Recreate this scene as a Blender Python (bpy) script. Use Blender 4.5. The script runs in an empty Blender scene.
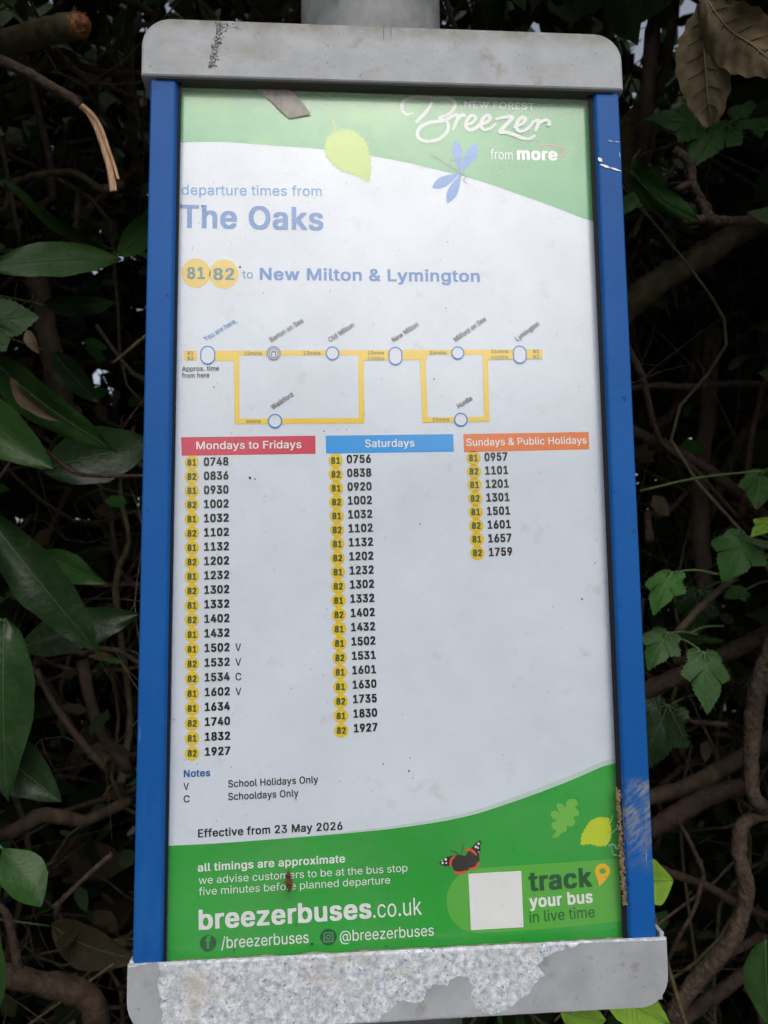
import bpy, bmesh, math, random, os
import numpy as np
from mathutils import Vector, Matrix, noise
from mathutils.geometry import delaunay_2d_cdt
random.seed(7)
S = bpy.context.scene
COL = S.collection
Z0 = 1.65                                   # height of the middle of the notice above the pavement
CAM = Vector((-0.04748, -0.55369, Z0 - 0.0525))
R = Matrix(((0.99740442, -0.07056004, -0.01434216), (0.00759109, -0.09503193, 0.99544528), (0.07160162, 0.9929704, 0.09424964)))
F = 790.0

def at(px, py, y=0.0):
    """pixel of the photograph -> point on the upright plane at distance y behind the notice"""
    d = R.transposed() @ Vector(((px - 384) / F, (512 - py) / F, 1.0))
    return CAM + d * ((y - CAM.y) / d.y)
def mpp(px, py, y):                          # metres per photo pixel at that place
    return (at(px + 1, py, y) - at(px, py, y)).length

# ------------------------------------------------------------------ materials
def mat(name):
    m = bpy.data.materials.new(name); m.use_nodes = True
    nt = m.node_tree
    return m, nt, nt.nodes['Principled BSDF'], nt.nodes, nt.links
def plain(name, col, rough=0.6, spec=0.5, coat=0.0):
    m, nt, b, n, l = mat(name)
    b.inputs['Base Color'].default_value = (*col, 1); b.inputs['Roughness'].default_value = rough
    b.inputs['Specular IOR Level'].default_value = spec
    return m
def laminate(b):
    b.inputs['Coat Weight'].default_value = 1; b.inputs['Coat Roughness'].default_value = .20; b.inputs['Coat IOR'].default_value = 1.78; b.inputs['Specular IOR Level'].default_value = .2
def mottled(name, c1, c2, scale=40, rough=0.6, bump=0.0, bscale=None, detail=6, spec=0.5, lo=.35, hi=.65, stretch=None, rvar=0.0):
    m, nt, b, n, l = mat(name)
    tc = n.new('ShaderNodeTexCoord'); src = tc.outputs['Object']
    if stretch:
        mp = n.new('ShaderNodeMapping'); mp.inputs['Scale'].default_value = stretch; l.new(src, mp.inputs[0]); src = mp.outputs[0]
    t = n.new('ShaderNodeTexNoise'); t.inputs['Scale'].default_value = scale; t.inputs['Detail'].default_value = detail; t.inputs['Roughness'].default_value = .65
    l.new(src, t.inputs['Vector'])
    r = n.new('ShaderNodeValToRGB'); r.color_ramp.elements[0].position = lo; r.color_ramp.elements[1].position = hi
    r.color_ramp.elements[0].color = (*c1, 1); r.color_ramp.elements[1].color = (*c2, 1)
    l.new(t.outputs['Fac'], r.inputs[0]); l.new(r.outputs[0], b.inputs['Base Color'])
    b.inputs['Roughness'].default_value = rough; b.inputs['Specular IOR Level'].default_value = spec
    if rvar:
        mr = n.new('ShaderNodeMapRange'); mr.inputs['To Min'].default_value = rough - rvar; mr.inputs['To Max'].default_value = rough + rvar
        l.new(t.outputs['Fac'], mr.inputs[0]); l.new(mr.outputs[0], b.inputs['Roughness'])
    if bump:
        t2 = n.new('ShaderNodeTexNoise'); t2.inputs['Scale'].default_value = bscale or scale; t2.inputs['Detail'].default_value = 8
        l.new(src, t2.inputs['Vector'])
        bp = n.new('ShaderNodeBump'); bp.inputs['Strength'].default_value = bump; bp.inputs['Distance'].default_value = .006
        l.new(t2.outputs['Fac'], bp.inputs['Height']); l.new(bp.outputs[0], b.inputs['Normal'])
    return m

def ramp_mix(n, l, fac, a, b):
    mx = n.new('ShaderNodeMix'); mx.data_type = 'RGBA'; l.new(fac, mx.inputs['Factor'])
    for i, v in ((6, a), (7, b)):
        if isinstance(v, tuple): mx.inputs[i].default_value = (*v, 1)
        else: l.new(v, mx.inputs[i])
    return mx.outputs[2]
def noise_fac(n, l, src, scale, lo, hi, detail=5, stretch=None, rough=.6):
    if stretch:
        mp = n.new('ShaderNodeMapping'); mp.inputs['Scale'].default_value = stretch; l.new(src, mp.inputs[0]); src = mp.outputs[0]
    t = n.new('ShaderNodeTexNoise'); t.inputs['Scale'].default_value = scale; t.inputs['Detail'].default_value = detail; t.inputs['Roughness'].default_value = rough
    l.new(src, t.inputs['Vector'])
    mr = n.new('ShaderNodeMapRange'); mr.inputs['From Min'].default_value = lo; mr.inputs['From Max'].default_value = hi
    l.new(t.outputs['Fac'], mr.inputs[0])
    return mr.outputs[0]

def grey_paint_mat(z0=None, z1=None):
    m, nt, b, n, l = mat('weathered grey powder coat')
    o = n.new('ShaderNodeTexCoord').outputs['Object']
    c = ramp_mix(n, l, noise_fac(n, l, o, 26, .3, .7), (.26, .28, .30), (.385, .41, .435))
    c = ramp_mix(n, l, noise_fac(n, l, o, 55, .60, .74, 8), c, (.22, .20, .16))       # grime blotches
    c = ramp_mix(n, l, noise_fac(n, l, o, 420, .66, .74, 3), c, (.12, .11, .09))      # fine specks
    c = ramp_mix(n, l, noise_fac(n, l, o, 90, .68, .73, 4, (1, 1, .18)), c, (.52, .52, .52))   # pale rubs
    c = ramp_mix(n, l, noise_fac(n, l, o, 14, .55, .80, 7, (1, 1, 2.5), .7), c, (.23, .22, .19))      # long damp stains
    c = ramp_mix(n, l, noise_fac(n, l, o, 60, .70, .74, 5, (.25, 1, 2)), c, (.16, .155, .14))          # thin scratches
    if z0 is not None:                              # algae and dirt gathered along one edge
        sp = n.new('ShaderNodeSeparateXYZ'); l.new(o, sp.inputs[0])
        g = n.new('ShaderNodeMapRange'); g.interpolation_type = 'SMOOTHSTEP'; g.inputs['From Min'].default_value = z0; g.inputs['From Max'].default_value = z1; l.new(sp.outputs['Z'], g.inputs[0])
        mm = n.new('ShaderNodeMath'); mm.operation = 'MULTIPLY'; l.new(g.outputs[0], mm.inputs[0]); l.new(noise_fac(n, l, o, 48, .30, .60, 8, None, .72), mm.inputs[1])
        c = ramp_mix(n, l, mm.outputs[0], c, (.13, .115, .08))
    l.new(c, b.inputs['Base Color'])
    b.inputs['Roughness'].default_value = .5
    t = n.new('ShaderNodeTexNoise'); t.inputs['Scale'].default_value = 700; l.new(o, t.inputs['Vector'])
    bp = n.new('ShaderNodeBump'); bp.inputs['Strength'].default_value = .25; bp.inputs['Distance'].default_value = .0006
    l.new(t.outputs['Fac'], bp.inputs['Height']); l.new(bp.outputs[0], b.inputs['Normal'])
    return m
def corroded_mat():
    m, nt, b, n, l = mat('bare corroded zinc with pale crystals')
    o = n.new('ShaderNodeTexCoord').outputs['Object']
    c = ramp_mix(n, l, noise_fac(n, l, o, 190, .40, .60, 8, rough=.8), (.29, .34, .40), (.76, .79, .83))
    c = ramp_mix(n, l, noise_fac(n, l, o, 45, .48, .72, 6, rough=.7), c, (.42, .45, .48))
    c = ramp_mix(n, l, noise_fac(n, l, o, 330, .57, .65, 5, rough=.7), c, (.14, .17, .22))
    c = ramp_mix(n, l, noise_fac(n, l, o, 130, .60, .70, 6, rough=.75), c, (.24, .27, .32))
    c = ramp_mix(n, l, noise_fac(n, l, o, 34, .56, .76, 5), c, (.44, .41, .34))
    l.new(c, b.inputs['Base Color']); b.inputs['Roughness'].default_value = .85
    t = n.new('ShaderNodeTexNoise'); t.inputs['Scale'].default_value = 500; t.inputs['Detail'].default_value = 6; l.new(o, t.inputs['Vector'])
    bp = n.new('ShaderNodeBump'); bp.inputs['Strength'].default_value = .5; bp.inputs['Distance'].default_value = .001
    l.new(t.outputs['Fac'], bp.inputs['Height']); l.new(bp.outputs[0], b.inputs['Normal'])
    return m
def blue_mat(scuffed=False):
    m, nt, b, n, l = mat('blue painted aluminium' + (' with scuffs' if scuffed else ''))
    o = n.new('ShaderNodeTexCoord').outputs['Object']
    c = ramp_mix(n, l, noise_fac(n, l, o, 7, .3, .7, 6), (.002, .074, .29), (.004, .100, .37))
    c = ramp_mix(n, l, noise_fac(n, l, o, 22, .55, .80, 7, (1, 1, .22), .7), c, (.022, .125, .36))      # chalky streaks
    c = ramp_mix(n, l, noise_fac(n, l, o, 120, .66, .74, 5), c, (.003, .035, .14))                    # dirt specks
    c = ramp_mix(n, l, noise_fac(n, l, o, 130, .70, .76, 3, (1, 1, .12)), c, (.06, .15, .38))          # hairlines
    if scuffed:
        sp = n.new('ShaderNodeSeparateXYZ'); l.new(o, sp.inputs[0])
        up = n.new('ShaderNodeMapRange'); up.interpolation_type = 'SMOOTHSTEP'; up.inputs['From Min'].default_value = -.255; up.inputs['From Max'].default_value = -.205; l.new(sp.outputs['Z'], up.inputs[0])
        dn = n.new('ShaderNodeMapRange'); dn.interpolation_type = 'SMOOTHSTEP'; dn.inputs['From Min'].default_value = -.184; dn.inputs['From Max'].default_value = -.192; l.new(sp.outputs['Z'], dn.inputs[0])
        mp = n.new('ShaderNodeMapping'); mp.inputs['Rotation'].default_value = (0, math.radians(38), 0); l.new(o, mp.inputs[0])
        k = noise_fac(n, l, mp.outputs[0], 360, .42, .56, 7, (.2, 1, 1), .75)
        k2 = noise_fac(n, l, o, 60, .38, .56, 4)
        for q in (up.outputs[0], dn.outputs[0], k2):
            mm = n.new('ShaderNodeMath'); mm.operation = 'MULTIPLY'; l.new(k, mm.inputs[0]); l.new(q, mm.inputs[1]); k = mm.outputs[0]
        c = ramp_mix(n, l, k, c, (.21, .23, .245))
    l.new(c, b.inputs['Base Color']); b.inputs['Roughness'].default_value = .5; b.inputs['Specular IOR Level'].default_value = .25
    t = n.new('ShaderNodeTexNoise'); t.inputs['Scale'].default_value = 300; l.new(o, t.inputs['Vector'])
    bp = n.new('ShaderNodeBump'); bp.inputs['Strength'].default_value = .3; bp.inputs['Distance'].default_value = .0005
    l.new(t.outputs['Fac'], bp.inputs['Height']); l.new(bp.outputs[0], b.inputs['Normal'])
    return m
def pane_mat():
    m, nt, b, n, l = mat('clear acrylic')
    n.remove(b)
    tr = n.new('ShaderNodeBsdfTransparent'); gl = n.new('ShaderNodeBsdfGlossy'); mx = n.new('ShaderNodeMixShader')
    gl.inputs['Roughness'].default_value = .14
    tc_ = n.new('ShaderNodeTexCoord'); rn = n.new('ShaderNodeTexNoise'); rn.inputs['Scale'].default_value = 9; rn.inputs['Detail'].default_value = 3
    rb_ = n.new('ShaderNodeBump'); rb_.inputs['Strength'].default_value = .12; rb_.inputs['Distance'].default_value = .003
    l.new(tc_.outputs['Object'], rn.inputs['Vector']); l.new(rn.outputs['Fac'], rb_.inputs['Height']); l.new(rb_.outputs[0], gl.inputs['Normal'])
    fr = n.new('ShaderNodeFresnel');     ge = n.new('ShaderNodeNewGeometry'); io = n.new('ShaderNodeMapRange'); io.inputs['To Min'].default_value = 1.22; io.inputs['To Max'].default_value = 1 / 1.22
    l.new(ge.outputs['Backfacing'], io.inputs[0]); l.new(io.outputs[0], fr.inputs['IOR'])     # anti-glare acrylic
    o = n.new('ShaderNodeTexCoord').outputs['Object']
    df = n.new('ShaderNodeBsdfDiffuse'); df.inputs['Color'].default_value = (.55, .55, .52, 1)
    mx2 = n.new('ShaderNodeMixShader')
    mr = n.new('ShaderNodeMapRange'); mr.inputs['To Max'].default_value = .045; mr.inputs['To Min'].default_value = 0
    l.new(noise_fac(n, l, o, 14, .40, .75, 8, rough=.7), mr.inputs[0])                  # thin film of dust
    l.new(mr.outputs[0], mx2.inputs[0]); l.new(tr.outputs[0], mx2.inputs[1]); l.new(df.outputs[0], mx2.inputs[2])
    l.new(fr.outputs[0], mx.inputs[0]); l.new(mx2.outputs[0], mx.inputs[1]); l.new(gl.outputs[0], mx.inputs[2])
    l.new(mx.outputs[0], n['Material Output'].inputs[0])
    return m
def leaf_mat(name, c1, c2, rough=.42, back=None, scale=45):
    m, nt, b, n, l = mat(name)
    o = n.new('ShaderNodeTexCoord').outputs['Object']
    c = ramp_mix(n, l, noise_fac(n, l, o, scale, .3, .7), c1, c2)
    c = ramp_mix(n, l, noise_fac(n, l, o, 180, .68, .76, 3), c, tuple(v * .55 + .012 for v in c1))
    c = ramp_mix(n, l, noise_fac(n, l, o, 28, .66, .72, 6, None, .7), c, (.075, .05, .022))     # brown blemishes
    c = ramp_mix(n, l, noise_fac(n, l, o, 75, .50, .85, 8, None, .75), c, tuple(v * .7 + .03 for v in c2))   # dusty film
    oi = n.new('ShaderNodeObjectInfo')
    hs = n.new('ShaderNodeHueSaturation')
    mr = n.new('ShaderNodeMapRange'); mr.inputs['To Min'].default_value = .75; mr.inputs['To Max'].default_value = 1.3
    l.new(oi.outputs['Random'], mr.inputs[0]); l.new(mr.outputs[0], hs.inputs['Value']); l.new(c, hs.inputs['Color'])
    l.new(hs.outputs[0], b.inputs['Base Color']); b.inputs['Roughness'].default_value = rough
    b.inputs['Specular IOR Level'].default_value = .28
    t = n.new('ShaderNodeTexNoise'); t.inputs['Scale'].default_value = 130; l.new(o, t.inputs['Vector'])
    bp = n.new('ShaderNodeBump'); bp.inputs['Strength'].default_value = .35; bp.inputs['Distance'].default_value = .002
    l.new(t.outputs['Fac'], bp.inputs['Height']); l.new(bp.outputs[0], b.inputs['Normal'])
    return m

M = dict(
    grey=grey_paint_mat(), zinc=corroded_mat(), blue=blue_mat(), bluescuff=blue_mat(True), pane=pane_mat(),
    galv=mottled('galvanised steel', (.13, .14, .145), (.22, .23, .235), 30, .6, .15, 200, rvar=.1),
    under=plain('dark cap underside', (.05, .047, .04), .8),
    backing=plain('grey backing board', (.2, .2, .2), .7),
    lichen=mottled('yellowish lichen crust', (.12, .088, .045), (.36, .27, .15), 500, .95, .6, 600),
    scuff=mottled('bared metal scratches', (.10, .17, .30), (.26, .31, .38), 300, .6),
    ash=plain('pale crust', (.36, .37, .38), .9),
    lichend=plain('dark crust', (.13, .13, .13), .9),
    chip=plain('white undercoat', (.85, .86, .88), .5),
    groove_shade=plain('groove shade black', (.008, .009, .012), .7, .2),
    reflection_tint=mottled('painted brown reflection', (.26, .25, .21), (.42, .39, .35), 90, .8, stretch=(2, 1, .6)),
    speck=plain('dark grit', (.03, .027, .022), .9),
    bark=mottled('brown bark', (.036, .024, .015), (.10, .068, .044), 60, .85, .8, 90, stretch=(1, 1, .4)),
    barkg=mottled('grey brown bark', (.034, .023, .016), (.11, .075, .052), 110, .85, .9, 160),
    barko=mottled('greenish olive bark', (.055, .048, .022), (.13, .11, .055), 55, .8, .6, 90),
    barkr=mottled('reddish brown bark', (.034, .020, .013), (.08, .048, .031), 90, .8, .7, 120),
    wood=mottled('pale split wood', (.50, .28, .14), (.78, .52, .33), 60, .7, .6, 200, stretch=(6, 6, .6)),
    cut=mottled('orange cut wood', (.16, .05, .015), (.55, .24, .09), 130, .8, .8, 160),
    cocoon=mottled('brown dry husk', (.05, .015, .008), (.22, .08, .035), 400, .7, .8, 500),
    laurel=leaf_mat('dark glossy leaf', (.010, .034, .009), (.018, .052, .013), .36),
    laurelb=leaf_mat('mid green glossy leaf', (.018, .062, .011), (.03, .088, .017), .42),
    greyleaf=leaf_mat('grey green leaf', (.06, .11, .055), (.09, .15, .075), .5),
    syc=leaf_mat('fresh lobed leaf', (.022, .085, .016), (.038, .12, .022), .55),
    lime=leaf_mat('yellow green young leaf', (.13, .26, .02), (.20, .36, .04), .45),
    vein=plain('pale leaf vein', (.10, .17, .06), .5),
    veind=plain('dull leaf vein', (.05, .10, .03), .5),
    dead=leaf_mat('dry brown leaf', (.058, .042, .020), (.125, .094, .048), .75, scale=70),
    deadv=plain('dry leaf vein', (.15, .115, .065), .8),
    hedge=leaf_mat('hedge leaf', (.010, .022, .006), (.020, .042, .011), .75, scale=9),
    hedge2=leaf_mat('brownish hedge leaf', (.030, .024, .012), (.055, .042, .02), .8, scale=9),
    farleaf=leaf_mat('far tree leaf', (.010, .026, .008), (.022, .05, .015), .8, scale=2),
    trunk=plain('tree trunk bark', (.06, .045, .03), .9),
    soil=mottled('leaf litter soil', (.02, .014, .009), (.06, .045, .03), 6, .95, .5, 30),
    asphalt=mottled('asphalt', (.04, .04, .042), (.065, .065, .065), 30, .9),
    pave=mottled('concrete pavement', (.25, .24, .22), (.34, .33, .31), 8, .9),
    kerb=mottled('concrete kerb', (.30, .29, .27), (.40, .39, .37), 20, .9),
    road=plain('white road paint', (.75, .75, .72), .7),
)
PR = 0.42
def ink(name, c, rough=PR):
    m, nt, b, n, l = mat('ink ' + name)
    o = n.new('ShaderNodeTexCoord').outputs['Object']
    k = ramp_mix(n, l, noise_fac(n, l, o, 60, .3, .75, 6), c, tuple(min(1, v * .93 + .012) for v in c))
    l.new(k, b.inputs['Base Color']); b.inputs['Roughness'].default_value = rough; laminate(b)
    return m
def green_mat(name, c1, c2, c3=None):
    m, nt, b, n, l = mat('ink ' + name)
    o = n.new('ShaderNodeTexCoord').outputs['Object']
    k = ramp_mix(n, l, noise_fac(n, l, o, 11, .35, .65, 2), c1, c2)
    if c3: k = ramp_mix(n, l, noise_fac(n, l, o, 16, .56, .72, 2), k, c3)
    l.new(k, b.inputs['Base Color']); b.inputs['Roughness'].default_value = PR; laminate(b)
    return m
def paper_mat():
    m, nt, b, n, l = mat('white poster paper')
    o = n.new('ShaderNodeTexCoord').outputs['Object']
    k = ramp_mix(n, l, noise_fac(n, l, o, 20, .3, .7, 6), (.68, .75, .83), (.62, .695, .78))
    k = ramp_mix(n, l, noise_fac(n, l, o, 45, .62, .80, 6), k, (.55, .57, .60))          # damp blotches
    k = ramp_mix(n, l, noise_fac(n, l, o, 260, .715, .76, 3), k, (.35, .35, .35))        # fine specks
    l.new(k, b.inputs['Base Color']); b.inputs['Roughness'].default_value = PR; laminate(b)
    return m
K = dict(
    paper=paper_mat(), top=green_mat('header green', (.045, .33, .09), (.09, .42, .16), (.20, .50, .10)),  # header's yellowish patches, contrast raised to paint in soft glass reflections
    foot=green_mat('footer green', (.022, .33, .038), (.028, .38, .045)),
    band=ink('pale green band', (.50, .66, .60)), white=ink('white', (.80, .82, .83)),
    navy=ink('royal blue', (.010, .17, .52)), sky=ink('light blue', (.045, .29, .66)), notes=ink('deep blue', (.012, .09, .36)),
    black=ink('black', (.006, .006, .008)), grey=ink('dark grey', (.022, .024, .03)),
    yellow=ink('badge yellow', (.78, .55, .02)), route=ink('route yellow', (.85, .60, .04)), olive=ink('badge number green', (.03, .09, .02)),
    bteal=ink('badge number blue', (.02, .15, .17)), tag=ink('faint olive', (.17, .15, .02)),
    red=ink('heading red', (.62, .035, .085)), cyan=ink('heading blue', (.02, .33, .82)), orange=ink('heading orange', (.80, .20, .04)),
    lime=ink('lime leaf', (.40, .60, .04)), oak=ink('oak leaf green', (.16, .50, .06)), ylime=ink('yellow leaf', (.52, .66, .01)),
    pill=ink('panel green', (.10, .44, .05)), dkgreen=ink('dark green', (.008, .10, .03)), pin=ink('pin yellow', (.86, .50, .01)),
    ltgreen=ink('pale green', (.10, .38, .14)),
    wing=ink('wing blue', (.03, .22, .62)), bfly=ink('butterfly brown black', (.02, .012, .010)), bforange=ink('butterfly orange', (.72, .09, .02)),
    offwhite=ink('faded white', (.60, .66, .64)), swoosh=ink('faded red', (.60, .18, .16)), body=ink('dragonfly grey', (.16, .22, .20)), ring=ink('stop ring grey', (.16, .15, .28)),
)

# ------------------------------------------------------------------ object helpers
def tag(o, label=None, cat=None, group=None, kind=None):
    for k, v in (('label', label), ('category', cat), ('group', group), ('kind', kind)):
        if v: o[k] = v
    return o
def empty(name, loc, label, cat, group=None):
    o = bpy.data.objects.new(name, None); COL.objects.link(o); o.location = loc; o.empty_display_size = .02
    bpy.context.view_layer.update()
    return tag(o, label, cat, group)
def obj(name, bm, mats, parent=None, smooth=False, label=None):
    me = bpy.data.meshes.new(name)
    bm.normal_update(); bm.to_mesh(me); bm.free()
    for m in (mats if isinstance(mats, (list, tuple)) else [mats]): me.materials.append(m)
    if smooth:
        for p in me.polygons: p.use_smooth = True
    o = bpy.data.objects.new(name, me); COL.objects.link(o)
    if parent:
        o.parent = parent
        p = parent; off = Vector((0, 0, 0))
        while p: off += p.location; p = p.parent
        me.transform(Matrix.Translation(-off))
    if label: o['label'] = label
    return o
def box(bm, x0, x1, y0, y1, z0, z1, bev=0, mi=0):
    b = bmesh.new()
    bmesh.ops.create_cube(b, size=1)
    for v in b.verts: v.co = Vector(((x0 + x1) / 2 + v.co.x * (x1 - x0), (y0 + y1) / 2 + v.co.y * (y1 - y0), (z0 + z1) / 2 + v.co.z * (z1 - z0)))
    if bev: bmesh.ops.bevel(b, geom=b.edges[:], offset=bev, segments=2, affect='EDGES', profile=.5)
    merge(bm, b, mi)
def merge(bm, b, mi=0, M4=None):
    vs = [bm.verts.new(M4 @ v.co if M4 else v.co) for v in b.verts]
    b.verts.index_update()
    for f in b.faces:
        try:
            nf = bm.faces.new([vs[v.index] for v in f.verts]); nf.material_index = mi; nf.smooth = f.smooth
        except ValueError: pass
    b.free()
def catmull(pts, n=8):
    out = []
    P = [pts[0] + (pts[0] - pts[1])] + list(pts) + [pts[-1] + (pts[-1] - pts[-2])]
    for i in range(1, len(P) - 2):
        for k in range(n):
            t = k / n; a, b, c, d = P[i - 1], P[i], P[i + 1], P[i + 2]
            out.append(.5 * ((2 * b) + (c - a) * t + (2 * a - 5 * b + 4 * c - d) * t * t + (3 * b - a - 3 * c + d) * t ** 3))
    out.append(P[-2]); return out
def tube(bm, pts, radii, seg=10, lump=0.0, mi=0, cap=True, n=6, seed=0):
    C = catmull(pts, n) if n else list(pts)
    m = len(C); rings = []
    up = Vector((.3, .2, 1)).normalized()
    for i, c in enumerate(C):
        t = (C[min(i + 1, m - 1)] - C[max(i - 1, 0)]).normalized()
        s = t.cross(up); 
        if s.length < 1e-4: s = Vector((1, 0, 0))
        s.normalize(); u = s.cross(t); up = u
        f = i / (m - 1) * (len(radii) - 1); k = min(int(f), len(radii) - 2) if len(radii) > 1 else 0
        r = radii[k] + (radii[k + 1] - radii[k]) * (f - k) if len(radii) > 1 else radii[0]
        ring = []
        for j in range(seg):
            a = 2 * math.pi * j / seg
            d = s * math.cos(a) + u * math.sin(a)
            rr = r
            if lump: rr *= 1 + lump * noise.noise((c + d * r) * (.35 / max(r, 1e-4)) + Vector((seed, 0, 0))) + lump * .6 * noise.noise((c + d * r) * (1.1 / max(r, 1e-4)))
            ring.append(bm.verts.new(c + d * rr))
        rings.append(ring)
    for a, b in zip(rings, rings[1:]):
        for j in range(seg):
            f = bm.faces.new((a[j], a[(j + 1) % seg], b[(j + 1) % seg], b[j])); f.material_index = mi; f.smooth = True
    if cap:
        for rg, rev in ((rings[0], True), (rings[-1], False)):
            f = bm.faces.new(rg[::-1] if rev else rg); f.material_index = mi
    return rings

# ------------------------------------------------------------------ printing on the poster
LAY = 0.00012
def PY(layer): return -LAY * layer
class Print:
    def __init__(s): s.bm = bmesh.new(); s.mats = []
    def mi(s, m):
        if m not in s.mats: s.mats.append(m)
        return s.mats.index(m)
    def poly(s, pts, m, layer=1, world=False):
        q = [Vector(p) if world else at(p[0], p[1], 0) for p in pts]; n = len(q); k = s.mi(m)
        vc, ec, fc, _, _, _ = delaunay_2d_cdt([Vector((v.x, v.z)) for v in q], [(i, (i + 1) % n) for i in range(n)], [], 1, 1e-7)
        vs = [s.bm.verts.new((v.x, PY(layer), v.y)) for v in vc]
        for f in fc: s.bm.faces.new([vs[i] for i in f]).material_index = k
    def disc(s, c, r, m, layer=1, ry=None, n=36, inner=None):
        c3 = at(*c); k = mpp(c[0], c[1], 0); kz = (at(c[0], c[1] - 1) - c3).z
        rx, rz = r * k, (ry or r) * kz
        P = []
        for j in range(n):
            a = 2 * math.pi * j / n
            if ry and ry > r:                 # stadium shape
                dz = (ry - r) * kz * (1 if math.sin(a) >= 0 else -1); P.append((rx * math.cos(a), rx * math.sin(a) + dz))
            else: P.append((rx * math.cos(a), rz * math.sin(a)))
        if inner is None: s.poly([(c3.x + x, 0, c3.z + z) for x, z in P], m, layer, True)
        else:
            i_ = 1 - inner / r
            o_ = [s.bm.verts.new((c3.x + x, PY(layer), c3.z + z)) for x, z in P]
            q_ = [s.bm.verts.new((c3.x + x - (x / math.hypot(x, z)) * (r - inner) * k, PY(layer), c3.z + z - (z / math.hypot(x, z)) * (r - inner) * k)) for x, z in P]
            for j in range(n):
                f = s.bm.faces.new((o_[j], o_[(j + 1) % n], q_[(j + 1) % n], q_[j])); f.material_index = s.mi(m)
    def stroke(s, pts, w, m, layer=1, taper=True, n=8, closed=False):
        P = [at(p[0], p[1]) for p in pts]
        C = catmull(P, n) if n else P
        k = mpp(pts[0][0], pts[0][1], 0); L = len(C); prev = None
        for i, c in enumerate(C):
            t = C[min(i + 1, L - 1)] - C[max(i - 1, 0)]; t.y = 0; t.normalize()
            nrm = Vector((-t.z, 0, t.x))
            f = i / (L - 1); ww = w * k / 2 * ((.55 + .45 * math.sin(math.pi * f) ** .5) if taper else 1)
            a = s.bm.verts.new((c.x + nrm.x * ww, PY(layer + .5 * f), c.z + nrm.z * ww)); b = s.bm.verts.new((c.x - nrm.x * ww, PY(layer + .5 * f), c.z - nrm.z * ww))
            if prev: s.bm.faces.new((prev[0], prev[1], b, a)).material_index = s.mi(m)
            prev = (a, b)
    def text(s, body, p0, p1, cap, m, bold=0.0, layer=2, fit=True):
        a = at(*p0); b = at(*p1); L = (b - a).length; ax = (b - a).normalized(); up = Vector((-ax.z, 0, ax.x))
        h = (at(p0[0], p0[1] - cap) - a).length
        me, x0, x1 = text_mesh(body, bold)
        sz = h / CAPH; sx = L / (x1 - x0) if fit else sz
        k = s.mi(m)
        vs = [s.bm.verts.new(Vector((a.x, PY(layer), a.z)) + ax * ((v.co.x - x0) * sx) + up * (v.co.y * sz)) for v in me.vertices]
        for p in me.polygons:
            try: s.bm.faces.new([vs[i] for i in p.vertices]).material_index = k
            except ValueError: pass
        loose = [v for v in vs if not v.link_faces]
        for v in loose: s.bm.verts.remove(v)
    def build(s, name, parent, label=None):
        for f in s.bm.faces:
            f.normal_update()
            if f.normal.y > 0: f.normal_flip()
        return obj(name, s.bm, s.mats, parent, label=label)
FONT = None
try:
    fp = os.path.join(bpy.utils.system_resource('DATAFILES'), 'fonts', 'Inter.woff2')
    if os.path.exists(fp): FONT = bpy.data.fonts.load(fp)
except Exception: FONT = None
_tc = {}
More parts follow.
